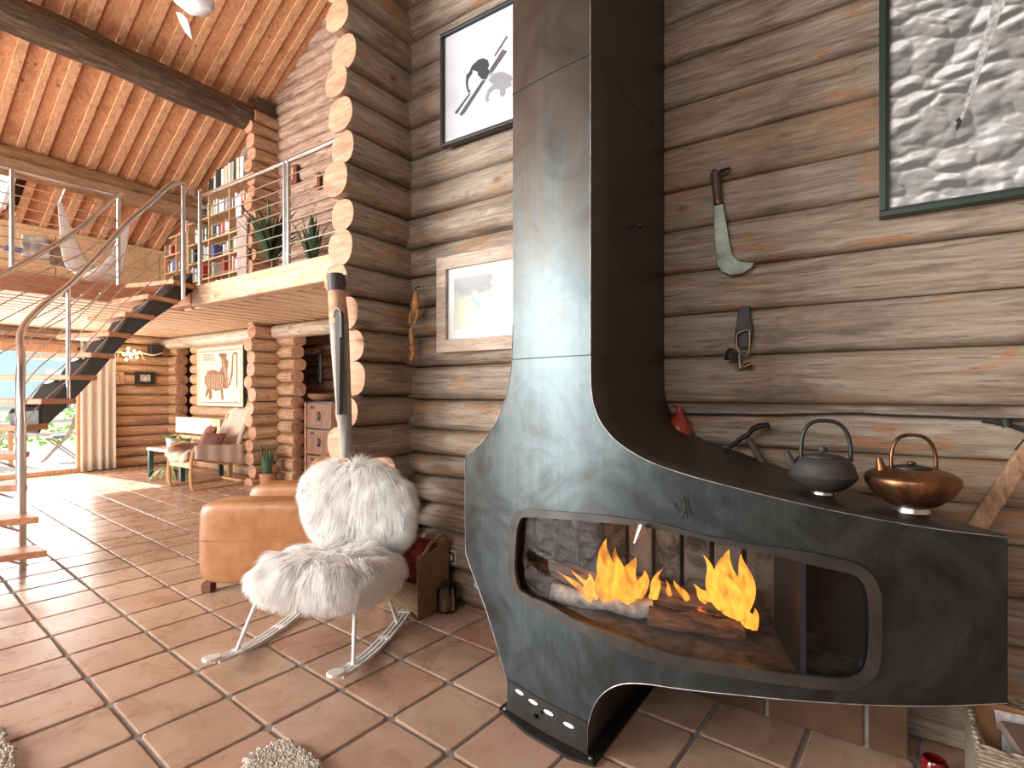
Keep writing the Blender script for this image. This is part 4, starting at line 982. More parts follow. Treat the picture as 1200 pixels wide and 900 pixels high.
bl = cushion(Matrix.Identity(4), (bx0+.02,by0+.02,.03), (bx1-.02,by1-.02,.40), 3).build('red_blanket', plain('dark_red_wool', (0.20,0.025,0.025), 0.95, 0, .5, 40)); tag(bl, 'crumpled dark red blanket stuffed into the wicker basket', 'blanket')
jp = on_z(527, 708, 0)
jr = thing('candle_jar', (jp.x, 2.30, 0), 'glass jar with brown candle on floor beside wicker basket', 'candle')
jx, jy = jp.x+.045, 2.285
MB().lathe([(0,.004),(.056,.004),(.062,.012),(.062,.125),(.058,.14),(.055,.14),(.058,.125),(.058,.014),(0,.012)], (jx,jy,0), 24).build('jar', glass('jar_glass', .02, (.97,.96,.95)), jr)
MB().lathe([(0,.013),(.052,.013),(.052,.072),(.03,.068),(0,.066)], (jx,jy,0), 20).build('wax', plain('brown_wax', (0.24,0.11,0.07), 0.45), jr)
MB().lathe([(0,.142),(.058,.142),(.056,.152),(.02,.158),(.012,.168),(.015,.178),(0,.182)], (jx,jy,0), 20).build('lid', glass('lid_glass', .05, (.92,.94,.97)), jr)
# basket of papers at the right
pb = thing('paper_basket', (.55, 2.02, 0), 'seagrass basket full of papers and cards below the hood', 'basket')
X0, X1, Y0, Y1, HB = .225, .86, 1.87, 2.14, .30
for a, b, nm in (((X0,Y0,.004),(X1,Y0+.014,HB),'front_panel'), ((X0,Y1-.014,.004),(X1,Y1,HB+.03),'back_panel'), ((X0,Y0+.014,.004),(X0+.014,Y1-.014,HB+.01),'side_panel'), ((X1-.014,Y0+.014,.004),(X1,Y1-.014,HB+.01),'side_panel'), ((X0,Y0,.003),(X1,Y1,.012),'bottom')):
    MB().box(a, b).build(nm, M['wicker_pale'], pb)
for a, b in (((X0,Y0,HB),(X1,Y0,HB)), ((X0,Y1,HB+.03),(X1,Y1,HB+.03)), ((X0,Y0,HB),(X0,Y1,HB+.03)), ((X1,Y0,HB),(X1,Y1,HB+.03))):
    s = MB(); n = 26
    for ph in (0, math.pi):
        s.tube([Vector(a).lerp(Vector(b), k/n) + Vector((0,.006*math.cos(k*1.3+ph),.006*math.sin(k*1.3+ph))) for k in range(n+1)], .008, 7)
    s.build('braided_rim', M['wicker_pale'], pb)
def card(name, c, sx, sy, rot, mat, label, cat, th=.003):
    Mx = Matrix.Translation(c) @ Matrix.Rotation(R(rot[2]), 4, 'Z') @ Matrix.Rotation(R(rot[0]), 4, 'X') @ Matrix.Rotation(R(rot[1]), 4, 'Y')
    s = MB(Mx); s.box((-sx/2,-sy/2,0), (sx/2,sy/2,th)); return tag(s.build(name, mat, bevel=.0008), label, cat)
card('magazine', (.40,2.0,0.265), .22, .10, (60,0,-10), plain('white_print_a', (0.72,0.70,0.70), .5, 0, .15, 60), 'upright white printed magazine at the back of the basket', 'magazine', .006)
card('booklet', (.33,2.06,0.305), .10, .05, (62,8,8), plain('white_print_b', (0.66,0.62,0.64), .5, 0, .2, 60), 'small pale folded booklet behind the brown card', 'booklet', .004)
card('envelope', (.50,2.04,0.305), .12, .10, (55,-14,6), plain('white_print_c', (0.76,0.77,0.76), .5, 0, .1, 50), 'tilted white envelope with red edge in the basket', 'envelope', .004)
card('leather_wallet', (.345,1.985,0.285), .12, .10, (30,12,28), plain('taupe_leather', (0.20,0.145,0.12), .55), 'taupe leather pouch lying on papers in the basket', 'pouch', .02)
card('cardboard_sheet', (.32,2.055,0.275), .18, .14, (58,4,-6), plain('orange_card', (0.40,0.19,0.08), .7), 'orange brown cardboard sheet leaning in the basket', 'cardboard', .004)
card('paper_roll', (.46,1.94,0.325), .16, .07, (28,-18,-24), plain('bright_paper', (0.80,0.82,0.83), .5), 'curled bright white paper on top of the basket', 'paper', .008)
card('blue_folder', (.43,1.91,0.295), .16, .06, (24,-20,-24), plain('pale_blue_card', (0.42,0.48,0.58), .5), 'pale blue folder under the curled white paper', 'folder', .004)
rg = thing('red_glass', (.13, 2.05, 0), 'small red glass candle holder on floor beside the basket', 'glass')
rp = on_z(1095, 893, .05)
MB().lathe([(0,.003),(.030,.003),(.037,.02),(.037,.05),(.030,.062),(.027,.062),(.033,.05),(.033,.02),(0,.012)], (rp.x,rp.y,0), 20).build('bowl', plain('red_glass', (0.17,0.008,0.012), 0.06, 0, .1), rg)
# shaggy rug corners at the bottom of the view
def rug(name, pts, label, count, seed):
    P_ = [on_z(a, b, .0) for a, b in pts]; n = len(P_)
    t = thing(name, (sum(p.x for p in P_)/n, sum(p.y for p in P_)/n, 0), label, 'rug')
    MB().add([(p.x,p.y,.002) for p in P_] + [(p.x,p.y,.012) for p in P_], [tuple(range(n)), tuple(range(n,2*n))] + [(i,(i+1) % n,n+(i+1) % n,n+i) for i in range(n)]).build('backing', M['rug'], t)
    rnd = random.Random(seed); s = MB()
    xs = [p.x for p in P_]; ys = [p.y for p in P_]; k = 0
    def inside(x, y):
        c = False
        for i in range(n):
            a, b = P_[i], P_[i-1]
            if (a.y > y) != (b.y > y) and x < (b.x-a.x)*(y-a.y)/(b.y-a.y)+a.x: c = not c
        return c
    while k < count:
        x = rnd.uniform(min(xs), max(xs)); y = rnd.uniform(min(ys), max(ys))
        if not inside(x, y): k += .02; continue
        k += 1; a = rnd.uniform(0, 6.28); l = rnd.uniform(.014,.026)
        s.tube([(x,y,.010), (x+math.cos(a)*l*.5,y+math.sin(a)*l*.5,.028), (x+math.cos(a)*l,y+math.sin(a)*l,.014)], [.0045,.0055,.004], 5)
    tag(s.build('pile_loops', M['rug'], t, fixn=False), kind='stuff')
M['rug'] = plain('cream_wool', (0.62,0.57,0.50), 0.95, 0, .15, 30)
rug('shag_rug', [(333,874),(372,902),(372,925),(290,925),(290,893)], 'corner of a cream looped wool rug on the tiles', 900, 5)
rug('shag_rug', [(0,862),(6,872),(12,884),(16,905),(16,925),(-60,925),(-60,850)], 'cream looped rug edge lying beside the stair foot', 700, 6)

# ================================================================== STAIRCASE
RM = [(-4.60,1.10),(-4.78,1.10),(-5.0,1.10),(-5.22,1.135),(-5.39,1.205),(-5.53,1.35),(-5.61,1.55),(-5.67,1.72),(-5.73,1.875),(-5.785,2.03),(-5.83,2.24),(-5.94,2.50),(-6.06,2.74)]
RK = [(-4.40,1.10)] + RM
LK = [(-4.70,.34),(-4.90,.36),(-5.15,.42),(-5.40,.52),(-5.62,.65),(-5.85,.80),(-6.05,.98),(-6.22,1.20),(-6.33,1.45),(-6.38,1.71),(-6.40,1.95),(-6.46,2.16),(-6.55,2.32),(-6.62,2.52)]
RISE = .2
stair = thing('staircase', (-5.6, 1.2, 0), 'curved open staircase with wooden treads black stringer and steel wires', 'staircase')
for k in range(1, 13):
    a, b = Vector((*RK[k], RISE*k)), Vector((*LK[k], RISE*k)); c, d = Vector((*RK[k+1], RISE*k)), Vector((*LK[k+1], RISE*k))
    ov = .35; a2 = a + (a-c)*ov*.5; b2 = b + (b-d)*ov*.5; c2 = c + (c-a)*.1; d2 = d + (d-b)*.1
    out = (a-b).normalized()*.05; a2 += out; c2 += out
    s = MB(); lo = Vector((0,0,-.045)); s.add([a2+lo,b2+lo,d2+lo,c2+lo,a2,b2,d2,c2], [(0,1,2,3),(7,6,5,4),(0,4,5,1),(1,5,6,2),(2,6,7,3),(3,7,4,0)])
    s.build('tread', M['tread'], stair, bevel=.006)
def path_z(P, k, dz): return Vector((P[k][0], P[k][1], RISE*k + dz))
s = MB(); vs = []                             # curved box girder under the inner ends of the treads
NS = 45
for i in range(NS+1):
    t = 5.9 + 7.1*i/NS; k = min(int(t), 12); w = t - k
    r = path_z(RK, k, 0).lerp(path_z(RK, k+1, 0), w); l = path_z(LK, k, 0).lerp(path_z(LK, k+1, 0), w); u = (l-r); u.z = 0; u.normalize()
    sc_ = .03*abs(math.sin(math.pi*t))
    for a_, z_ in ((.0,-.06-sc_), (.0,-.26), (.20,-.24), (.24,-.08-sc_*2)): vs.append(r + u*a_ + Vector((0,0,z_)))
s.add(vs, [(4*i+q, 4*i+(q+1) % 4, 4*i+4+(q+1) % 4, 4*i+4+q) for i in range(NS) for q in range(4)] + [(0,1,2,3), (4*NS,4*NS+1,4*NS+2,4*NS+3)]); s.build('stringer', M['black'], stair)
for k in range(1, 12):       # curved brackets under the treads
    a = path_z(RK, k, -.05); b = path_z(LK, k, -.05); t = (b-a).normalized(); nx = path_z(RK, k+1, -.05) - a
    s = MB(); s.tube(cat_rom([a + t*.02 + nx*.5 + Vector((0,0,-.16)), a + t*.10 + nx*.35 + Vector((0,0,-.09)), a + t*.22 + nx*.3 + Vector((0,0,-.012))], 4), .008, 6); s.build('bracket', M['steel_rail'], stair)
RAILH = .95
def rail_pts(P, k0, k1, dz, n=5): return cat_rom([path_z(P, k, dz) for k in range(k0, k1+1)], n)
newel = on_z(25.5, 668, 0)
top_post = Vector((-5.80, 2.50, 0))
rp_ = [Vector((newel.x, newel.y, 1.02)), Vector((newel.x-.02, newel.y, 1.22)), Vector((newel.x-.14, newel.y+.03, 1.48)), path_z(RM, 4, .92), path_z(RM, 5, .93), path_z(RM, 6, .95), path_z(RM, 7, .98), path_z(RM, 8, 1.0), path_z(RM, 9, 1.03), path_z(RM, 10, 1.09), Vector((-5.81,2.42,3.33)), Vector((-5.83,2.56,3.38))]
MB().tube(cat_rom(rp_, 6), .024, 12).build('handrail', M['steel_rail'], stair)
MB().tube([(newel.x,newel.y,0), (newel.x,newel.y,1.04)], .026, 14).build('newel_post', M['steel_rail'], stair)
for dz in (.16,.31,.46,.61,.76):
    MB().tube(cat_rom([Vector((newel.x-.03,newel.y,max(.35,.1+dz))), path_z(RM, 3, dz-.05)] + [path_z(RM, k, dz) for k in range(4, 11)] + [Vector((-5.82,2.54,2.40+dz))], 5), .005, 6).build('wire', M['steel_rail'], stair)
for k in (6,):
    MB().tube([path_z(RM, k, -.08), path_z(RM, k, .95)], .018, 10).build('post', M['steel_rail'], stair)
MB().tube([(-5.82,2.54,2.2), (-5.82,2.54,3.37)], .02, 12).build('post', M['steel_rail'], stair)
lp_ = [path_z(LK, k, (.78,.78,.78,.78,.78,.79,.81,.84,.89,.97)[k-1]) for k in range(1, 11)] + [Vector((-6.60,2.24,3.34)), Vector((-6.66,2.30,3.36))]
MB().tube(cat_rom(lp_, 5), .022, 10).build('handrail', M['steel_rail'], stair)
for dz in (.14,.28,.42,.56,.68):
    MB().tube(cat_rom([path_z(LK, k, dz) for k in range(1, 11)] + [Vector((-6.62,2.26,2.42+dz))], 4), .005, 6).build('wire', M['steel_rail'], stair)
for k in (1, 4, 7): MB().tube([path_z(LK, k, -.08), path_z(LK, k, .80)], .016, 10).build('post', M['steel_rail'], stair)

# ---- mezzanine railings
def railing(name, path, zrail, nw, posts, label, zb=MZ):
    t = thing(name, (path[0][0], path[0][1], zb), label, 'railing')
    MB().tube(cat_rom([(x, y, zrail) for x, y in path], 3) if len(path) > 2 else [(x, y, zrail) for x, y in path], .022, 12).build('top_rail', M['steel_rail'], t)
    for k in range(nw):
        z = zb + .10 + (zrail - zb - .14)*k/nw
        MB().tube([(x, y, z) for x, y in path], .006, 6).build('wire', M['steel_rail'], t)
    for x, y in posts: MB().tube([(x, y, zb-.02), (x, y, zrail)], .02, 10).build('post', M['steel_rail'], t)
    return t
pA = on_y(335, 250, BEAM_Y-.02); 
railing('balcony_railing', [(-5.90,2.66),(-5.83,BEAM_Y-.03),(-2.62,BEAM_Y-.03)], 3.37, 8, [(-5.86,2.72),(pA.x,BEAM_Y-.03),(pA.x+.06,BEAM_Y-.03)], 'steel wire railing along the pale edge beam of the mezzanine')
railing('balcony_railing', [(MX,2.30),(MX,-2.5)], 3.36, 8, [(MX,2.28),(MX,1.43),(MX,.4)], 'steel wire railing in front of the hammock on the mezzanine')

# ================================================================== HAMMOCK
hm = thing('hammock', (-8.0, 2.6, MZ), 'white cloth hammock slung across the mezzanine', 'hammock')
def cotton():
    t = NT('white_cotton'); t.t.nodes.remove(t.b); d = t.n('BsdfDiffuse'); tl = t.n('BsdfTranslucent'); mx = t.n('MixShader', i_0=.45)
    for q in (d, tl): q.inputs[0].default_value = (0.94,0.94,0.93,1)
    t.l(d.outputs[0], mx.inputs[1]); t.l(tl.outputs[0], mx.inputs[2]); t.l(mx.outputs[0], t.out.inputs[0]); return t.m
M['cloth_white'] = cotton()
hz = 7.0
cl = [(70,236,.02),(73,250,.05),(78,272,.09),(86,300,.16),(98,322,.24),(112,331,.26),(126,325,.20),(137,306,.12),(144,284,.07),(149,264,.03)]
def hpt(px, py): return at_Z(px, py, 6.9)
cpts = cat_rom([hpt(a, b) for a, b, w in cl], 4); wid = [w for a, b, w in cl]
depth = Vector((-.42,.90,0)).normalized()
s = MB(); nn = len(cpts); vs = []
for i, p in enumerate(cpts):
    f = i/(nn-1)*(len(wid)-1); k = min(int(f), len(wid)-2); w = wid[k] + (wid[k+1]-wid[k])*(f-k)
    for j in range(7):
        u = j/6 - .5; vs.append(p + depth*(u*w*2) + Vector((0,0,abs(u)**2*w*1.1)))
s.add(vs, [(i*7+j, i*7+j+1, (i+1)*7+j+1, (i+1)*7+j) for i in range(nn-1) for j in range(6)], 0, True)
s.build('cloth', M['cloth_white'], hm, solid=.006)
MB().tube([cpts[0], Vector((-8.62,cpts[0].y+.02,3.90))], .012, 8).tube([cpts[-1], Vector((-8.54,3.25,3.92))], .010, 8).build('cord', M['cloth_white'], hm)

# ================================================================== BOOKCASES AND BOOKS
BFY = 4.0
book_cols = {'white': (0.74,0.73,0.70), 'cream': (0.66,0.58,0.44), 'red': (0.50,0.06,0.05), 'black': (0.03,0.03,0.03), 'brown': (0.17,0.07,0.04), 'grey': (0.40,0.41,0.42), 'blue': (0.10,0.16,0.34), 'ochre': (0.46,0.27,0.08), 'green': (0.08,0.18,0.12)}
BM = {k: plain('book_cover_'+k, c, .5) for k, c in book_cols.items()}
def book(x, z, th, h, col, label, group, tilt=0, d=.16):
    Mx = Matrix.Translation((x, BFY+.03, z)) @ Matrix.Rotation(tilt, 4, 'Y'); s = MB(Mx)
    s.box((0,0,0), (th,.004,h), 0).box((0,.004,0), (.003,d,h), 0).box((th-.003,.004,0), (th,d,h), 0).box((.003,.004,.003), (th-.003,d-.004,h-.004), 1)
    return tag(s.build('book', [BM[col], M['paper']]), label, 'book', group)
def bookcase(x0, x1, shelves, ztop, uprights, label):
    t = thing('bookcase', ((x0+x1)/2, BFY+.12, MZ), label, 'bookcase')
    for x in uprights: MB().box((x-.012,BFY,MZ), (x+.012,FY-.01,ztop)).build('upright', M['pine'], t)
    for z in shelves: MB().box((x0,BFY-.005,z-.024), (x1,FY-.01,z)).build('shelf', M['pine'], t)
    return t
sh_r = (2.43,2.72,3.0,3.28,3.58,3.92,4.30); sh_l = (2.43,2.70,2.97,3.24,3.53,3.82)
bookcase(-9.02, -7.14, sh_r, 4.30, (-9.01,-8.35,-7.75,-7.15), 'tall pine bookcase reaching up to the roof slope beside log post')
bookcase(-9.84, -9.03, sh_l, 3.82, (-9.83,-9.42,-9.04), 'low pine bookcase under the brown purlin and eaves')
rnd = random.Random(11)
def fill(x0, x1, z, pal, hmin, hmax, where, bay, group, roof=False, dens=.9):
    x = x0
    while x < x1:
        if rnd.random() > dens: x += rnd.uniform(.05,.16); continue
        th = rnd.uniform(.022,.05); h = rnd.uniform(hmin, hmax); col = rnd.choice(pal)
        sz = ('slim' if th < .031 else 'thick' if th > .041 else 'medium') + (' tall' if h > hmin + (hmax-hmin)*.66 else ' short' if h < hmin + (hmax-hmin)*.33 else '')
        if roof: h = min(h, roof_z(x) - z - .06)
        if h > .08 and x + th < x1: book(x, z+.001, th, h, col, f'{sz} {col} book in {bay}, {where}', group)
        x += th + .002
top_seq = [('blue',.03,.20),('white',.025,.21),('grey',.02,.20),('ochre',.05,.23),('cream',.03,.16),('brown',.07,.27),('brown',.06,.28),('black',.08,.26),('white',.03,.22),('black',.09,.30),('white',.05,.27),('cream',.05,.29),('cream',.05,.31),('grey',.04,.31),('black',.03,.32),('cream',.05,.33),('white',.06,.32)]
x = -8.95
for n_, (c, w, h) in enumerate(top_seq):
    w *= 1.6; nb = top_seq[n_-1][0] if n_ else 'no'; nx_ = top_seq[n_+1][0] if n_ < len(top_seq)-1 else 'log post'
    wd = 'slim' if w < .05 else 'thick' if w > .09 else 'medium'
    book(x, 4.301, w, min(h, roof_z(x)-4.30-.04) if roof_z(x) > 4.4 else .12, c, (f'{wd} {c} book between {nb} and {nx_} books on top shelf under roof' if 0 < n_ < len(top_seq)-1 else f'{wd} {c} book at one end of top shelf under roof planks'), 'books on the top shelf under the roof', tilt=rnd.uniform(0,.04)); x += w + .014
pal = ['white','white','cream','grey','white','red','blue','black','green']
for z, nm in ((3.92,'second shelf of tall bookcase'), (3.58,'third shelf of tall bookcase'), (3.28,'fourth shelf of tall bookcase'), (3.0,'fifth shelf of tall bookcase'), (2.72,'sixth shelf of tall bookcase')):
    for a, b, bay in ((-8.98,-8.38,'bay touching the low bookcase'), (-8.33,-7.78,'the middle bay'), (-7.72,-7.2,'bay beside the log post')): fill(a, b, z, pal, .16, .24, nm, bay, 'books in the tall bookcase', dens=.88 if z > 3.1 else .7)
for z, nm in ((3.82,'top of the low bookcase'), (3.53,'second shelf of low bookcase'), (3.24,'third shelf of low bookcase'), (2.97,'fourth shelf of low bookcase')):
    for a, b, bay in ((-9.80,-9.45,'bay at the eaves wall'), (-9.39,-9.07,'bay touching the tall bookcase')): fill(a, b, z, pal + ['red'], .14, .22, nm, bay, 'books in the low bookcase', roof=z > 3.7, dens=.85)

# ---- plants, plaques and pots on the mezzanine
M['leaf_dark'] = plain('dark_green_leaf', (0.035,0.075,0.035), 0.45, 0, .4, 12)
M['leaf'] = plain('green_leaf', (0.16,0.30,0.09), 0.45, 0, .35, 12)
M['leaf_pale'] = plain('pale_striped_leaf', (0.42,0.55,0.26), 0.45, 0, .4, 25)
M['terracotta'] = plain('terracotta_pot', (0.45,0.20,0.11), 0.7)
def leaf(parent, base, d, length, width, mat, droop=.8, name='leaf', up=Vector((0,0,1))):
    p = Vector(base); d = Vector(d).normalized(); sd = d.cross(up); sd = (sd if sd.length > .05 else Vector((1,0,0))).normalized(); s = MB(); vs = []; N = 6
    for i in range(N+1):
        w = width*(.35+1.3*math.sin(math.pi*(i/N)**.8)*.5)*(1-(i/N)**4); n = sd.cross(d)
        vs += [p - sd*w*.5, p - n*.10*width, p + sd*w*.5]; d = (d + Vector((0,0,-droop/N))).normalized(); p = p + d*length/N
    s.add(vs, [(3*i+a, 3*i+a+1, 3*i+a+4, 3*i+a+3) for i in range(N) for a in (0, 1)], 0, True); return s.build(name, mat, parent, fixn=False)
def plant(name, loc, label, pot, n, length, width, spread, droop, mat, seed, pr=.09, ph=.14, pmat=None, stem=0):
    t = thing(name, loc, label, 'plant'); rd = random.Random(seed); L = Vector(loc)
    MB().lathe([(0,0),(pr*.75,0),(pr,ph),(pr*.92,ph),(pr*.85,ph-.02),(0,ph-.025)], L, 18).build('pot', pmat or M['terracotta'], t)
    if stem: MB().tube([L + Vector((0,0,ph-.03)), L + Vector((.02,.01,ph+stem*.5)), L + Vector((0,0,ph+stem))], [.02,.018,.012], 8).build('stem', M['dark_wood'], t)
    for k in range(n):
        a = rd.uniform(0, 6.28); e = rd.uniform(.2, 1)*spread
        leaf(t, L + Vector((math.cos(a)*pr*.3, math.sin(a)*pr*.3, ph-.03+stem*rd.uniform(.4,1))), (math.cos(a)*e, math.sin(a)*e, 1), length*rd.uniform(.65,1.1), width, mat, droop)
    return t
q = on_y(318, 300, 3.55); plant('potted_yucca', (q.x, 3.55, MZ), 'dark leaved potted plant behind the mezzanine railing', 0, 46, .55, .055, .8, .6, M['leaf_dark'], 1, .13, .2, stem=.45)
q = on_y(366, 300, 3.75); plant('potted_yucca', (q.x, 3.75, MZ), 'taller dark spiky plant near the log wall upstairs', 0, 26, .45, .05, .55, .5, M['leaf_dark'], 2, .10, .16, stem=.40)
q = on_y(343, 300, 3.35); tag(MB().lathe([(0,0),(.06,0),(.09,.07),(.07,.13),(.05,.14),(.05,.13),(0,.12)], (q.x,3.35,MZ+.002), 16).build('clay_jar', M['terracotta']), 'round terracotta jar on the floor beside upstairs plants', 'jar')
for k, (a, b, lab) in enumerate(((343,205,'dark square wooden plaque on the upstairs log wall'), (372,212,'small narrow wooden mask plaque by the log ends'))):
    q = on_y(a, b, FY-.03); t = thing('wall_plaque', q, lab, 'plaque')
    w, h = ((.10,.13), (.06,.11))[k]
    MB().box((q.x-w,FY-.045,q.z-h), (q.x+w,FY-.02,q.z+h)).build('board', M['dark_wood'], t, bevel=.01)
    MB().box((q.x-w*.5,FY-.06,q.z-h*.6), (q.x+w*.5,FY-.045,q.z+h*.7)).build('relief', M['log_end'], t, bevel=.012)
q = on_y(279, 245, BFY-.02); MB_ = MB().box((q.x-.06,BFY-.02,q.z-.12), (q.x+.08,BFY-.012,q.z+.12)).build('notice_card', M['paper']); tag(MB_, 'white card pinned to the side of the tall bookcase', 'card')
q = on_y(285, 275, 3.86); tag(MB().box((q.x-.14,3.85,MZ), (q.x+.10,3.87,q.z+.24)).build('leaning_canvas', plain('mauve_canvas', (0.45,0.33,0.30), .8, 0, .25, 10)), 'pale mauve canvas leaning against the upstairs log post', 'canvas')
# objects along the knee wall
for k, (a, b, w, h, col, lab) in enumerate(((42,290,.15,.15,(0.40,0.38,0.36),'grey figure photograph leaning on the low panelled wall'), (16,292,.10,.03,(0.10,0.15,0.42),'blue folded cloth on the panelled eaves wall'), (68,300,.10,.13,(0.20,0.12,0.08),'small dark picture on the panelled eaves wall'))):
    q = on_x(a, b, -9.82); tag(MB().box((-9.838,q.y-w,q.z-h), (-9.80,q.y+w,q.z+h)).build('eaves_picture', plain('eaves_item_%d' % k, col, .6, 0, .7, 9), bevel=.006), lab, 'picture')

# ================================================================== HANGING BIRD
bd = thing('hanging_bird', at_Z(225, 15, 3.4), 'white wooden bird mobile hanging below the dark roof planks', 'ornament')
bc = at_Z(224, 4, 3.4); bu = Vector((.8235,.5673,0))
M['bird'] = plain('white_feather_paint', (0.74,0.76,0.78), .5, 0, .06)
s = MB(); s.tube([bc + bu*d + Vector((0,0,z)) for d, z in ((-.14,.06),(-.08,.04),(0,0),(.08,-.02),(.125,-.015),(.15,.01))], [.01,.045,.065,.06,.035,.006], 14).build('body', M['bird'], bd)
wq = [(206,14),(211,14.5),(219,22),(222,32),(225,46),(217,38),(210,25)]
P_ = [at_Z(a, b, 3.34) for a, b in wq]; s = MB(); n = len(P_); s.add(P_ + [p + Vector((-.01,.015,0)) for p in P_], [tuple(range(n)), tuple(reversed(range(n,2*n)))] + [(k,(k+1) % n,n+(k+1) % n,n+k) for k in range(n)]); s.build('wing', M['bird'], bd)
MB().tube([bc + Vector((0,0,.05)), (bc.x, bc.y, roof_z(bc.x)+.02)], .0015, 5).build('thread', M['paper'], bd)

# ================================================================== LOUNGE UNDER THE MEZZANINE
# cantilever lounge chair
pc = thing('lounge_chair', (-7.45, 3.5, 0), 'bentwood lounge chair with beige throw below the cloth picture', 'lounge chair')
M['birch'] = plain('bent_birch', (0.58,0.31,0.14), 0.4, 0, .15, 8)
M['throw'] = plain('beige_throw', (0.56,0.45,0.36), 0.9, 0, .12, 10)
LX, RX = -7.76, -7.15
for x in (LX, RX):
    MB().tube(cat_rom([(x,3.93,.03),(x,3.6,.02),(x,3.30,.02),(x,3.22,.05),(x,3.21,.30),(x,3.24,.50),(x,3.34,.555),(x,3.62,.53),(x,3.84,.50)], 5), .022, 8, flat=1.0).build('side_frame', M['birch'], pc)
    MB().tube(cat_rom([(x+.04*(1 if x < -7.3 else -1),3.28,.40),(x+.04*(1 if x < -7.3 else -1),3.6,.31),(x+.04*(1 if x < -7.3 else -1),3.78,.36),(x+.04*(1 if x < -7.3 else -1),3.98,.95)], 5), .018, 8).build('seat_rail', M['birch'], pc)
MB().bar((LX,3.92,.03), (RX,3.92,.03), .05, .03).build('back_runner', M['birch'], pc); MB().bar((LX,3.22,.33), (RX,3.22,.33), .03, .09).build('front_rail', M['birch'], pc)
prof = cat_rom([(0,3.18,.36),(0,3.20,.45),(0,3.45,.40),(0,3.70,.36),(0,3.80,.46),(0,3.93,.78),(0,4.02,1.00),(0,4.05,.94)], 5)
s = MB(); vs = []; nw = 12
for i, p in enumerate(prof):
    for j in range(nw+1):
        u = j/nw; vs.append((LX+.01+(RX-LX-.02)*u, p.y + .012*math.sin(u*19+i*.2), p.z + .014*math.sin(u*13+i*.35) + .05*(2*u-1)**4*(1 if i < 18 else 0)))
s.add(vs, [(i*(nw+1)+j, i*(nw+1)+j+1, (i+1)*(nw+1)+j+1, (i+1)*(nw+1)+j) for i in range(len(prof)-1) for j in range(nw)], 0, True); th = s.build('throw', M['throw'], None, solid=.05); tag(th, 'beige cotton throw spread over the bentwood lounge chair', 'throw')
for x, sg in ((RX, 1), (LX, -1)):       # throw hanging over the arms
    s = MB(); s.grid(lambda u, v: (x+sg*(.03+.012*math.sin(u*20)), 3.24+.62*u, .575-.03*u-(.17+.10*u)*v), 14, 4); o = s.build('throw_side', M['throw'], th, solid=.015)
def soft(c, sx, sy, sz, rz, rx, mat, label):
    Mx = Matrix.Translation(c) @ Matrix.Rotation(R(rz), 4, 'Z') @ Matrix.Rotation(R(rx), 4, 'X'); s = MB(Mx)
    def f(u, v):
        a, b = u*2-1, v*2-1; return a, b
    vs = []; N = 10
    for sg in (-1, 1):
        for i in range(N+1):
            for j in range(N+1):
                a, b = i/N*2-1, j/N*2-1; vs.append((a*sx*(1-.08*(1-b*b)*abs(a)), sg*sy*((1-a**4)*(1-b**4))**.5, b*sz*(1-.08*(1-a*a)*abs(b))))
    fs = []
    for q in range(2):
        for i in range(N):
            for j in range(N): k = q*(N+1)**2 + i*(N+1)+j; fs.append((k, k+1, k+N+2, k+N+1))
    s.add(vs, fs, 0, True); return tag(s.build('cushion', mat), label, 'cushion')
M['brown_cloth'] = plain('russet_cloth', (0.22,0.075,0.04), 0.85, 0, .15, 20)
soft((-7.60,3.62,.62), .19, .06, .19, -15, -25, M['brown_cloth'], 'square russet cushion standing on the lounge chair')
soft((-7.32,3.55,.58), .17, .06, .15, 20, -30, plain('dark_brown_cloth', (0.12,0.045,0.03), 0.85, 0, .3, 20), 'small dark brown cushion leaning on the russet cushion')
# coffee table and plants
ct = thing('coffee_table', (-8.35, 3.68, 0), 'low white edged coffee table beside the lounge chair', 'table')
MB().box((-8.90,3.38,.40), (-7.83,3.98,.435)).build('table_top', M['white_paint'], ct, bevel=.006)
MB().box((-8.86,3.42,.435), (-7.87,3.94,.440)).build('inlay', wood('table_inlay', (0.34,0.22,0.15), (0.50,0.36,0.27), (0.62,0.48,0.38), (0.4,0.25,0.15), 'x', .2, knots=0), ct)
for x in (-8.86,-7.87):
    for y in (3.42,3.94): MB().box((x-.03,y-.03,0), (x+.03,y+.03,.40)).build('leg', plain('dark_teal_leg', (0.03,0.06,0.07), .4), ct, bevel=.004)
q = on_y(201, 520, 3.62); plant('potted_plant', (q.x,3.62,.441), 'small leafy plant in a white pot on the coffee table', 0, 12, .14, .07, 1.6, .9, M['leaf'], 5, .075, .13, M['white_paint'])
q = on_y(217, 524, 3.55); plant('potted_plant', (q.x,3.55,.441), 'bushy plant in a grey metal pot on the coffee table', 0, 14, .16, .07, 1.5, .9, M['leaf'], 6, .07, .13, M['steel_rail'])
q = on_y(230, 524, 3.78); tag(MB().lathe([(0,0),(.06,0),(.07,.10),(.055,.12),(.05,.12),(0,.03)], (q.x,3.78,.441), 18).build('ceramic_bowl', plain('pale_ceramic', (0.60,0.56,0.52), .4)), 'pale ceramic bowl on the coffee table by the cushions', 'bowl')
q = on_z(190, 562, 0); plant('spider_plant', (q.x, q.y+.12, 0), 'spider plant with arching pale leaves under the coffee table', 0, 44, .42, .022, 1.5, 2.6, M['leaf_pale'], 8, .09, .14)
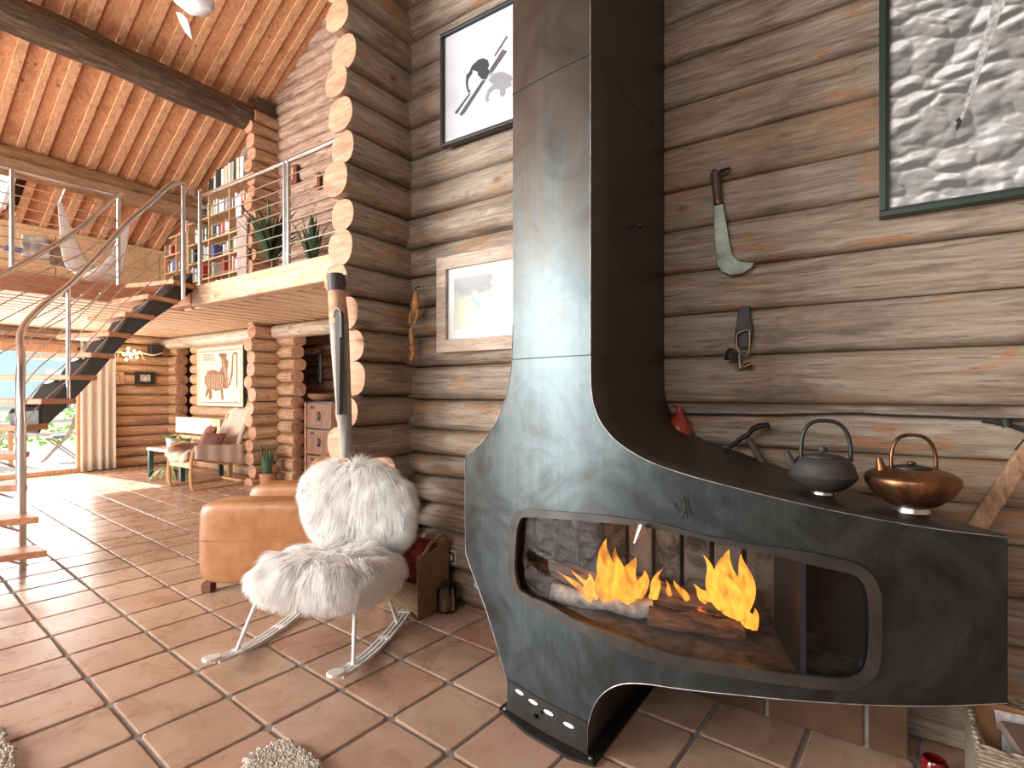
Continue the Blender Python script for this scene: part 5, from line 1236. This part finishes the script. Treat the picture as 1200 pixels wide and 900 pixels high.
# bench with white back
wb = thing('daybed_bench', (-8.7, 4.08, 0), 'low bench with long white back panel against logs', 'bench')
MB().box((-9.48,4.02,.60), (-8.37,4.10,.85)).build('back_panel', M['white_paint'], wb, bevel=.008); MB().box((-8.36,4.02,.58), (-8.05,4.11,.85)).build('end_panel', M['pine'], wb, bevel=.008)
MB().box((-9.48,3.99,.52), (-7.8,4.12,.57)).build('shelf', M['pine'], wb, bevel=.006)
for x in (-9.4,-7.85): MB().box((x-.03,4.03,0), (x+.03,4.09,.52)).build('leg', M['pine'], wb)
# cloth picture of an animal
ap = thing('cloth_picture', (-8.43, FY, 1.05), 'large cream cloth picture of a shaggy standing horned animal', 'picture')
AX0, AX1, AZ0, AZ1 = -9.14, -7.74, 1.04, 1.96; AY = FY - .02
M['cloth_cream'] = plain('cream_cloth', (0.74,0.62,0.47), .85, 0, .08, 5)
MB().box((AX0,AY-.03,AZ0), (AX1,AY+.02,AZ1)).build('canvas', M['cloth_cream'], ap)
M['brown_ink'] = plain('brown_ink', (0.25,0.12,0.065), .8, 0, .5, 40)
def zp(pts): return [(180+a/5, 350+b/5) for a, b in pts]
s = MB()
for pl_ in ([(300,460),(315,425),(350,415),(385,430),(400,395),(395,350),(378,325),(400,318),(430,322),(425,350),(440,370),(432,420),(440,470),(425,530),(405,525),(412,590),(398,597),(392,535),(365,540),(340,530),(345,575),(335,590),(322,590),(325,550),(308,585),(303,565),(312,520),(300,500)],
            [(455,420),(460,330),(475,308),(492,320),(492,520),(485,520),(484,330),(476,322),(468,335),(464,450),(450,500),(430,530),(426,522),(446,480)]):
    P_ = poly_px(zp(pl_), AY-.031); n = len(P_); s.add([(u, AY-.0315, v) for u, v in P_], [tuple(range(n))])
s.build('animal_drawing', M['brown_ink'], ap)
def stroke(pts, r): return [(q.x, AY-.032, q.z) for q in (on_y(a, b, AY-.031) for a, b in zp(pts))]
s = MB()
for k in range(9):
    x = 312+11*k; s.tube(stroke([(x,440+3*(k % 3)),(x+6,470),(x+1,505),(x+5,528)], 0), .0045, 5)
for k in range(5): s.tube(stroke([(402+7*k,350+22*k),(410+6*k,372+24*k),(408+5*k,400+24*k)], 0), .004, 5)
s.build('fleece_lines', M['cloth_cream'], ap)
s = MB()
for k in range(3): s.tube(cat_rom(stroke([(290+8*j, 330+14*k+(5 if j % 2 else -4)) for j in range(9)], 0), 3), .005, 5)
for k in range(6): s.tube(stroke([(300+34*k,612),(312+34*k,606),(324+34*k,612)], 0), .005, 5)
s.build('wave_lines', M['brown_ink'], ap)
frame4(AX0+.06, AX1-.06, AZ0+.05, AZ1-.05, AY-.0312, AY-.0302, .012, M['brown_ink'], ap, 'border_line', 0)
MB().box((AX1-.005,AY-.032,AZ0), (AX1+.012,AY+.02,AZ1)).build('side_batten', M['black'], ap); MB().box((AX0-.012,AY-.032,AZ0), (AX0+.03,AY+.02,AZ1)).build('side_batten', M['pine'], ap)
# coat in the doorway
co = thing('hanging_coat', (-9.75, 4.55, .5), 'black coat and bag hanging in the dark doorway gap', 'coat')
cushion(Matrix.Identity(4), (-9.95,4.48,.52), (-9.60,4.66,1.42), 3).build('coat', plain('black_wool', (0.012,0.012,0.014), .9), co)
cushion(Matrix.Identity(4), (-9.90,4.50,1.40), (-9.66,4.64,1.66), 2.6).build('bag', plain('brown_black_felt', (0.05,0.03,0.025), .9), co)
MB().tube([(-9.78,4.57,1.62),(-9.78,4.42,2.06)], .012, 6).build('hanging_strap', M['black'], co)
# antler lamp and small pictures on the end wall
al = thing('antler_wall_lamp', on_x(152, 430, EX+.05), 'glowing cluster lamp with antlers on the end wall', 'lamp')
q = on_x(153, 415, EX+.12)
for k in range(9):
    a = k*2.4; r = .035*math.sqrt(k); MB().lathe([(0,-.03),(.022,-.015),(.026,.0),(.02,.018),(0,.028)], (q.x, q.y+r*math.cos(a)*1.4, q.z+r*math.sin(a)*1.1), 10).build('glass_petal', emit('warm_bulb' if k == 0 else 'warm_bulb_%d' % k, (1,.82,.5), 2.5), al)
for sg in (-1, 1):
    MB().tube(cat_rom([(q.x-.05,q.y,q.z-.02),(q.x-.02,q.y+sg*.16,q.z+.03),(q.x+.02,q.y+sg*.32,q.z+.0),(q.x+.05,q.y+sg*.46,q.z+.05)], 4), [.022]*5+[.018]*4+[.010]*3+[.004], 8).build('antler', plain('pale_antler', (0.60,0.47,0.32), .5), al)
    MB().tube([(q.x-.02,q.y+sg*.16,q.z+.03),(q.x+.03,q.y+sg*.20,q.z-.10)], [.014,.004], 8).build('antler_tine', M['honey'], al)
MB().box((EX-.02,q.y-.07,q.z-.06), (EX+.06,q.y+.07,q.z+.06)).build('mount', M['dark_wood'], al, bevel=.01)
dl = bpy.data.lights.new('antler_lamp_glow', 'POINT'); dl.energy = 6; dl.color = (1,.8,.5); dl.shadow_soft_size = .08; do = bpy.data.objects.new('antler_lamp_glow', dl); COL.objects.link(do); do.location = (q.x+.15, q.y, q.z)
for (a, b, w, h, fc_, lab) in ((135,443,.12,.10,M['door_wood'],'small picture in orange wood frame on the end wall'), (170,443,.15,.105,M['black'],'small picture in wide black frame on the end wall')):
    q = on_x(a, b, EX+.02); t = thing('small_picture', q, lab, 'picture')
    for y0, y1, z0, z1 in ((-w,w,-h,-h*.55), (-w,w,h*.55,h), (-w,-w*.55,-h*.55,h*.55), (w*.55,w,-h*.55,h*.55)): MB().box((EX,q.y+y0,q.z+z0), (EX+.03,q.y+y1,q.z+z1)).build('frame_rail', fc_, t)
    MB().box((EX,q.y-w*.56,q.z-h*.56), (EX+.015,q.y+w*.56,q.z+h*.56)).build('print', plain('small_print_%d' % a, (0.50,0.46,0.44), .5, 0, .6, 30), t)
sp_ = on_x(182, 412, EX+.08); tag(MB().box((EX,sp_.y-.09,sp_.z-.09), (EX+.14,sp_.y+.09,sp_.z+.11)).build('loudspeaker', M['black'], bevel=.012), 'small black box loudspeaker high on the end wall', 'speaker')
# curtain
def sheer():
    t = NT('cream_curtain'); t.t.nodes.remove(t.b); d = t.n('BsdfDiffuse'); tl = t.n('BsdfTranslucent'); mx = t.n('MixShader', i_0=.5)
    for q in (d, tl): q.inputs[0].default_value = (0.84,0.79,0.70,1)
    t.l(d.outputs[0], mx.inputs[1]); t.l(tl.outputs[0], mx.inputs[2]); t.l(mx.outputs[0], t.out.inputs[0]); return t.m
s = MB(); s.grid(lambda u, v: (EX+.10+.028*math.sin(u*26+.6*math.sin(u*9))*(.6+.4*v), 2.97+.46*u, 2.12-2.10*v), 60, 10)
cu = thing('curtain', (EX+.1, 3.2, .02), 'long cream curtain drawn beside the terrace door', 'curtain'); s.build('cloth', sheer(), cu, solid=.004)
MB().tube([(EX+.10,.7,2.13), (EX+.10,3.5,2.13)], .012, 8).build('curtain_rod', M['steel_rail'], cu)
# chest of drawers, mirror, bowl, snake plant
dr = thing('chest_of_drawers', (-6.08, 4.62, 0), 'narrow wooden chest of three drawers with black edging', 'drawers')
M['drawer'] = wood('brown_drawer_wood', (0.17,0.085,0.05), (0.27,0.145,0.09), (0.36,0.21,0.14), (0.25,0.12,0.07), 'z', .2, knots=0)
dq = on_y(357, 540, 4.40); DX0 = dq.x; DX1 = DX0+.62; DT = on_y(357, 472, 4.40).z
MB().box((DX0,4.41,.03), (DX1,4.85,DT)).build('carcass', M['drawer'], dr)
MB().box((DX0-.005,4.40,.0), (DX0+.04,4.43,DT)).build('side_stile', M['log_end'], dr)
MB().box((DX0-.01,4.40,DT), (DX1+.01,4.86,DT+.02)).build('top', M['black'], dr)
for k in range(3):
    z1 = DT - .01 - k*(DT-.05)/3; z0 = z1 - (DT-.05)/3 + .022
    d = MB().box((DX0+.075,4.385,z0), (DX1-.02,4.412,z1)).build('drawer', M['drawer'], dr, bevel=.004)
    MB().box((DX0+.05,4.395,z0-.022), (DX1,4.411,z0)).build('rail', M['black'], dr)
    zm = (z0+z1)/2; xc = DX0+.33
    for dx in (0,.035):
        MB().tube([(xc+dx-.012,4.378,zm+.055),(xc+dx+.012,4.372,zm),(xc+dx-.012,4.378,zm-.055)], .008, 6).build('handle', M['black'], d)
    MB().tube([(xc-.13+.03*math.cos(t),4.378,z1-.05+.014*math.sin(t)) for t in [2*math.pi*j/12 for j in range(12)]], .005, 6, closed=True).build('keyhole_ring', M['black'], d)
MB().box((DX0+.045,4.39,.02), (DX0+.075,4.412,DT)).build('edge_strip', M['black'], dr)
bq = on_y(377, 470, 4.6); tag(MB().lathe([(0,.0),(.08,.0),(.17,.05),(.19,.10),(.17,.10),(.15,.06),(0,.02)], (bq.x,4.6,DT+.021), 20).build('wooden_bowl', M['honey'] if 0 else plain('brown_bowl', (0.30,0.16,0.09), .5)), 'wide brown bowl on top of the chest of drawers', 'bowl')
mi = thing('wall_mirror', on_y(367, 447, 5.04), 'small rounded mirror on log wall above the drawers', 'mirror')
q = on_y(367, 432, 5.04)
MB().box((q.x-.18,5.03,q.z-.22), (q.x+.18,5.07,q.z+.22)).build('frame', plain('grey_mirror_frame', (0.16,0.15,0.14), .4), mi, bevel=.02); MB().box((q.x-.14,5.025,q.z-.18), (q.x+.14,5.032,q.z+.18)).build('glass', plain('mirror_glass', (0.7,0.7,0.72), .03, 1.0, .01), mi)
ml = thing('wall_branch_rack', on_y(378, 412, 5.0), 'knotty branch coat rack above the small mirror', 'rack')
a = on_y(352, 414, 5.0); b = on_y(392, 405, 5.0); MB().tube([a.lerp(b, k/6) + Vector((0,0,.015*math.sin(k*1.9))) for k in range(7)], .04, 10).build('branch', M['log_pale_x'], ml)
for k in range(3):
    p = a.lerp(b, .2+.28*k); MB().tube([p + Vector((0,-.02,-.02)), p + Vector((.02,-.10,-.05)), p + Vector((.03,-.14,.0))], [.015,.012,.008], 8).build('peg', M['dark_wood'], ml)
q = on_z(318, 561, 0); t = thing('snake_plant', (-6.80, 4.02, 0), 'snake plant with upright blades beside the log ends', 'plant')
MB().lathe([(0,0),(.08,0),(.10,.16),(.09,.16),(.08,.14),(0,.13)], (-6.80,4.02,0), 16).build('pot', M['terracotta'], t)
for k in range(12):
    a = k*2.4; leaf(t, (-6.80+.05*math.cos(a), 4.02+.05*math.sin(a), .12), (.12*math.cos(a), .12*math.sin(a), 1), .36+.12*((k*7) % 5)/5, .045, M['leaf_dark'], .0)

# ================================================================== TERRACE
deck = MB().box((-16.5,-4,-.14), (EX-.15,8,-.06)).build('terrace_deck', plain('deck_base', (0.30,0.27,0.25), .8)); tag(deck, 'sunlit grey plank terrace outside the glass door', 'deck', kind='structure')
M['deck'] = wood('grey_deck_plank', (0.34,0.30,0.28), (0.52,0.48,0.46), (0.66,0.62,0.60), (0.45,0.38,0.33), 'x', .2, knots=0)
y = 0.2
while y < 5.4: MB().box((-16.4,y,-.06), (EX-.14,y+.135,-.03)).build('plank', M['deck'], deck); y += .145
lawn = MB().box((-60,-40,-.6), (-16.5,50,-.4)).build('lawn', plain('sunlit_grass', (0.42,0.62,0.20), .9, 0, .35, 2)); tag(lawn, 'bright green lawn beyond the terrace', 'lawn', kind='stuff')
hs = MB(); rnd = random.Random(21)
for k in range(5200):
    x = rnd.uniform(-22,-18.5); y = rnd.uniform(-2,11); z = -.3 + rnd.uniform(0,1.55)*(.8+.2*math.sin(y*1.3)); a = rnd.uniform(0,6.28); e = rnd.uniform(-1,1); l = rnd.uniform(.12,.26)
    d = Vector((math.cos(a), math.sin(a), e)).normalized(); sd = d.cross(Vector((0,0,1))).normalized()*l*.35; p = Vector((x,y,z)); hs.add([p, p+d*l*.5+sd, p+d*l, p+d*l*.5-sd], [(0,1,2,3)])
tag(hs.build('hedge', plain('hedge_leaf', (0.30,0.50,0.16), .6, 0, .4, 3), fixn=False), 'leafy green hedge behind the terrace rail', 'hedge', kind='stuff')
mt = MB(); mt.grid(lambda u, v: (-90-20*v+4*noise.noise(Vector((u*9,v*4,1))), -80+200*u, -3+(26+14*noise.noise(Vector((u*6,2,3))))*v), 40, 6); tag(mt.build('mountain', plain('hazy_mountain', (0.62,0.76,0.78), .9, 0, .12, .1)), 'hazy blue mountain slope seen through the terrace door', 'mountain', kind='structure')  # haze and washed-out daylight are put into this pale colour
tr_ = thing('terrace_railing', (-16.2, 3, -.03), 'wooden post and rail fence at the terrace edge', 'railing')
M['rail_wood'] = wood('grey_rail_wood', (0.36,0.32,0.28), (0.54,0.50,0.45), (0.66,0.62,0.57), (0.45,0.38,0.3), 'y', .2, knots=0)
for y in (0.0,1.6,3.2,4.8,6.4): MB().box((-16.26,y-.05,-.03), (-16.16,y+.05,.95)).build('post', M['rail_wood'], tr_)
for z in (.22,.52,.86): MB().box((-16.16,-.2,z), (-16.12,7,z+.09)).build('rail', M['rail_wood'], tr_)
fc = thing('folding_chair', (-12.6, 3.35, -.03), 'grey wooden folding chair on the sunny terrace', 'chair')
M['teak'] = plain('grey_teak', (0.30,0.25,0.22), .7)
Mf = frame((-12.6, 3.38, -.03), (-.35,-.94))
for x in (-.2,.2):
    s = MB(Mf); s.tube(cat_rom([(x,.26,.0),(x,.05,.28),(x,-.12,.52),(x,-.22,.88)], 4), .016, 8, flat=1.4).build('back_leg', M['teak'], fc)
    s = MB(Mf); s.bar((x*.9,-.26,.0), (x*.9,.20,.44), .03, .03).build('leg', M['teak'], fc)
for k in range(5): s = MB(Mf); s.box((-.2,-.12+.075*k,.43), (.2,-.06+.075*k,.45)); s.build('seat_slat', M['teak'], fc)
for k in range(4): s = MB(Mf); s.bar((-.2,-.135-.025*k,.56+.085*k), (.2,-.135-.025*k,.56+.085*k), .012, .06).build('back_slat', M['teak'], fc)
tt = thing('terrace_table', (-12.9, 2.3, -.03), 'grey wooden terrace table beside the folding chair', 'table')
for k in range(6): MB().box((-13.4,1.9+.14*k,.66), (-12.4,2.03+.14*k,.69)).build('top_slat', M['teak'], tt)
for x in (-13.3,-12.5):
    for y in (1.98,2.65): MB().box((x-.03,y-.03,-.03), (x+.03,y+.03,.66)).build('leg', M['door_wood'], tt)
tag(cushion(Matrix.Identity(4), (-12.72,3.24,.425), (-12.42,3.5,.47), 4).build('seat_pad', plain('blue_pad', (0.24,0.30,0.46), .8)), 'pale blue pad on the terrace folding chair', 'cushion')
tag(cushion(Matrix.Identity(4), (-13.0,2.1,.69), (-12.7,2.5,.73), 4).build('folded_towel', plain('blue_white_cloth', (0.50,0.58,0.70), .8)), 'folded pale blue cloth on the terrace table', 'cloth')
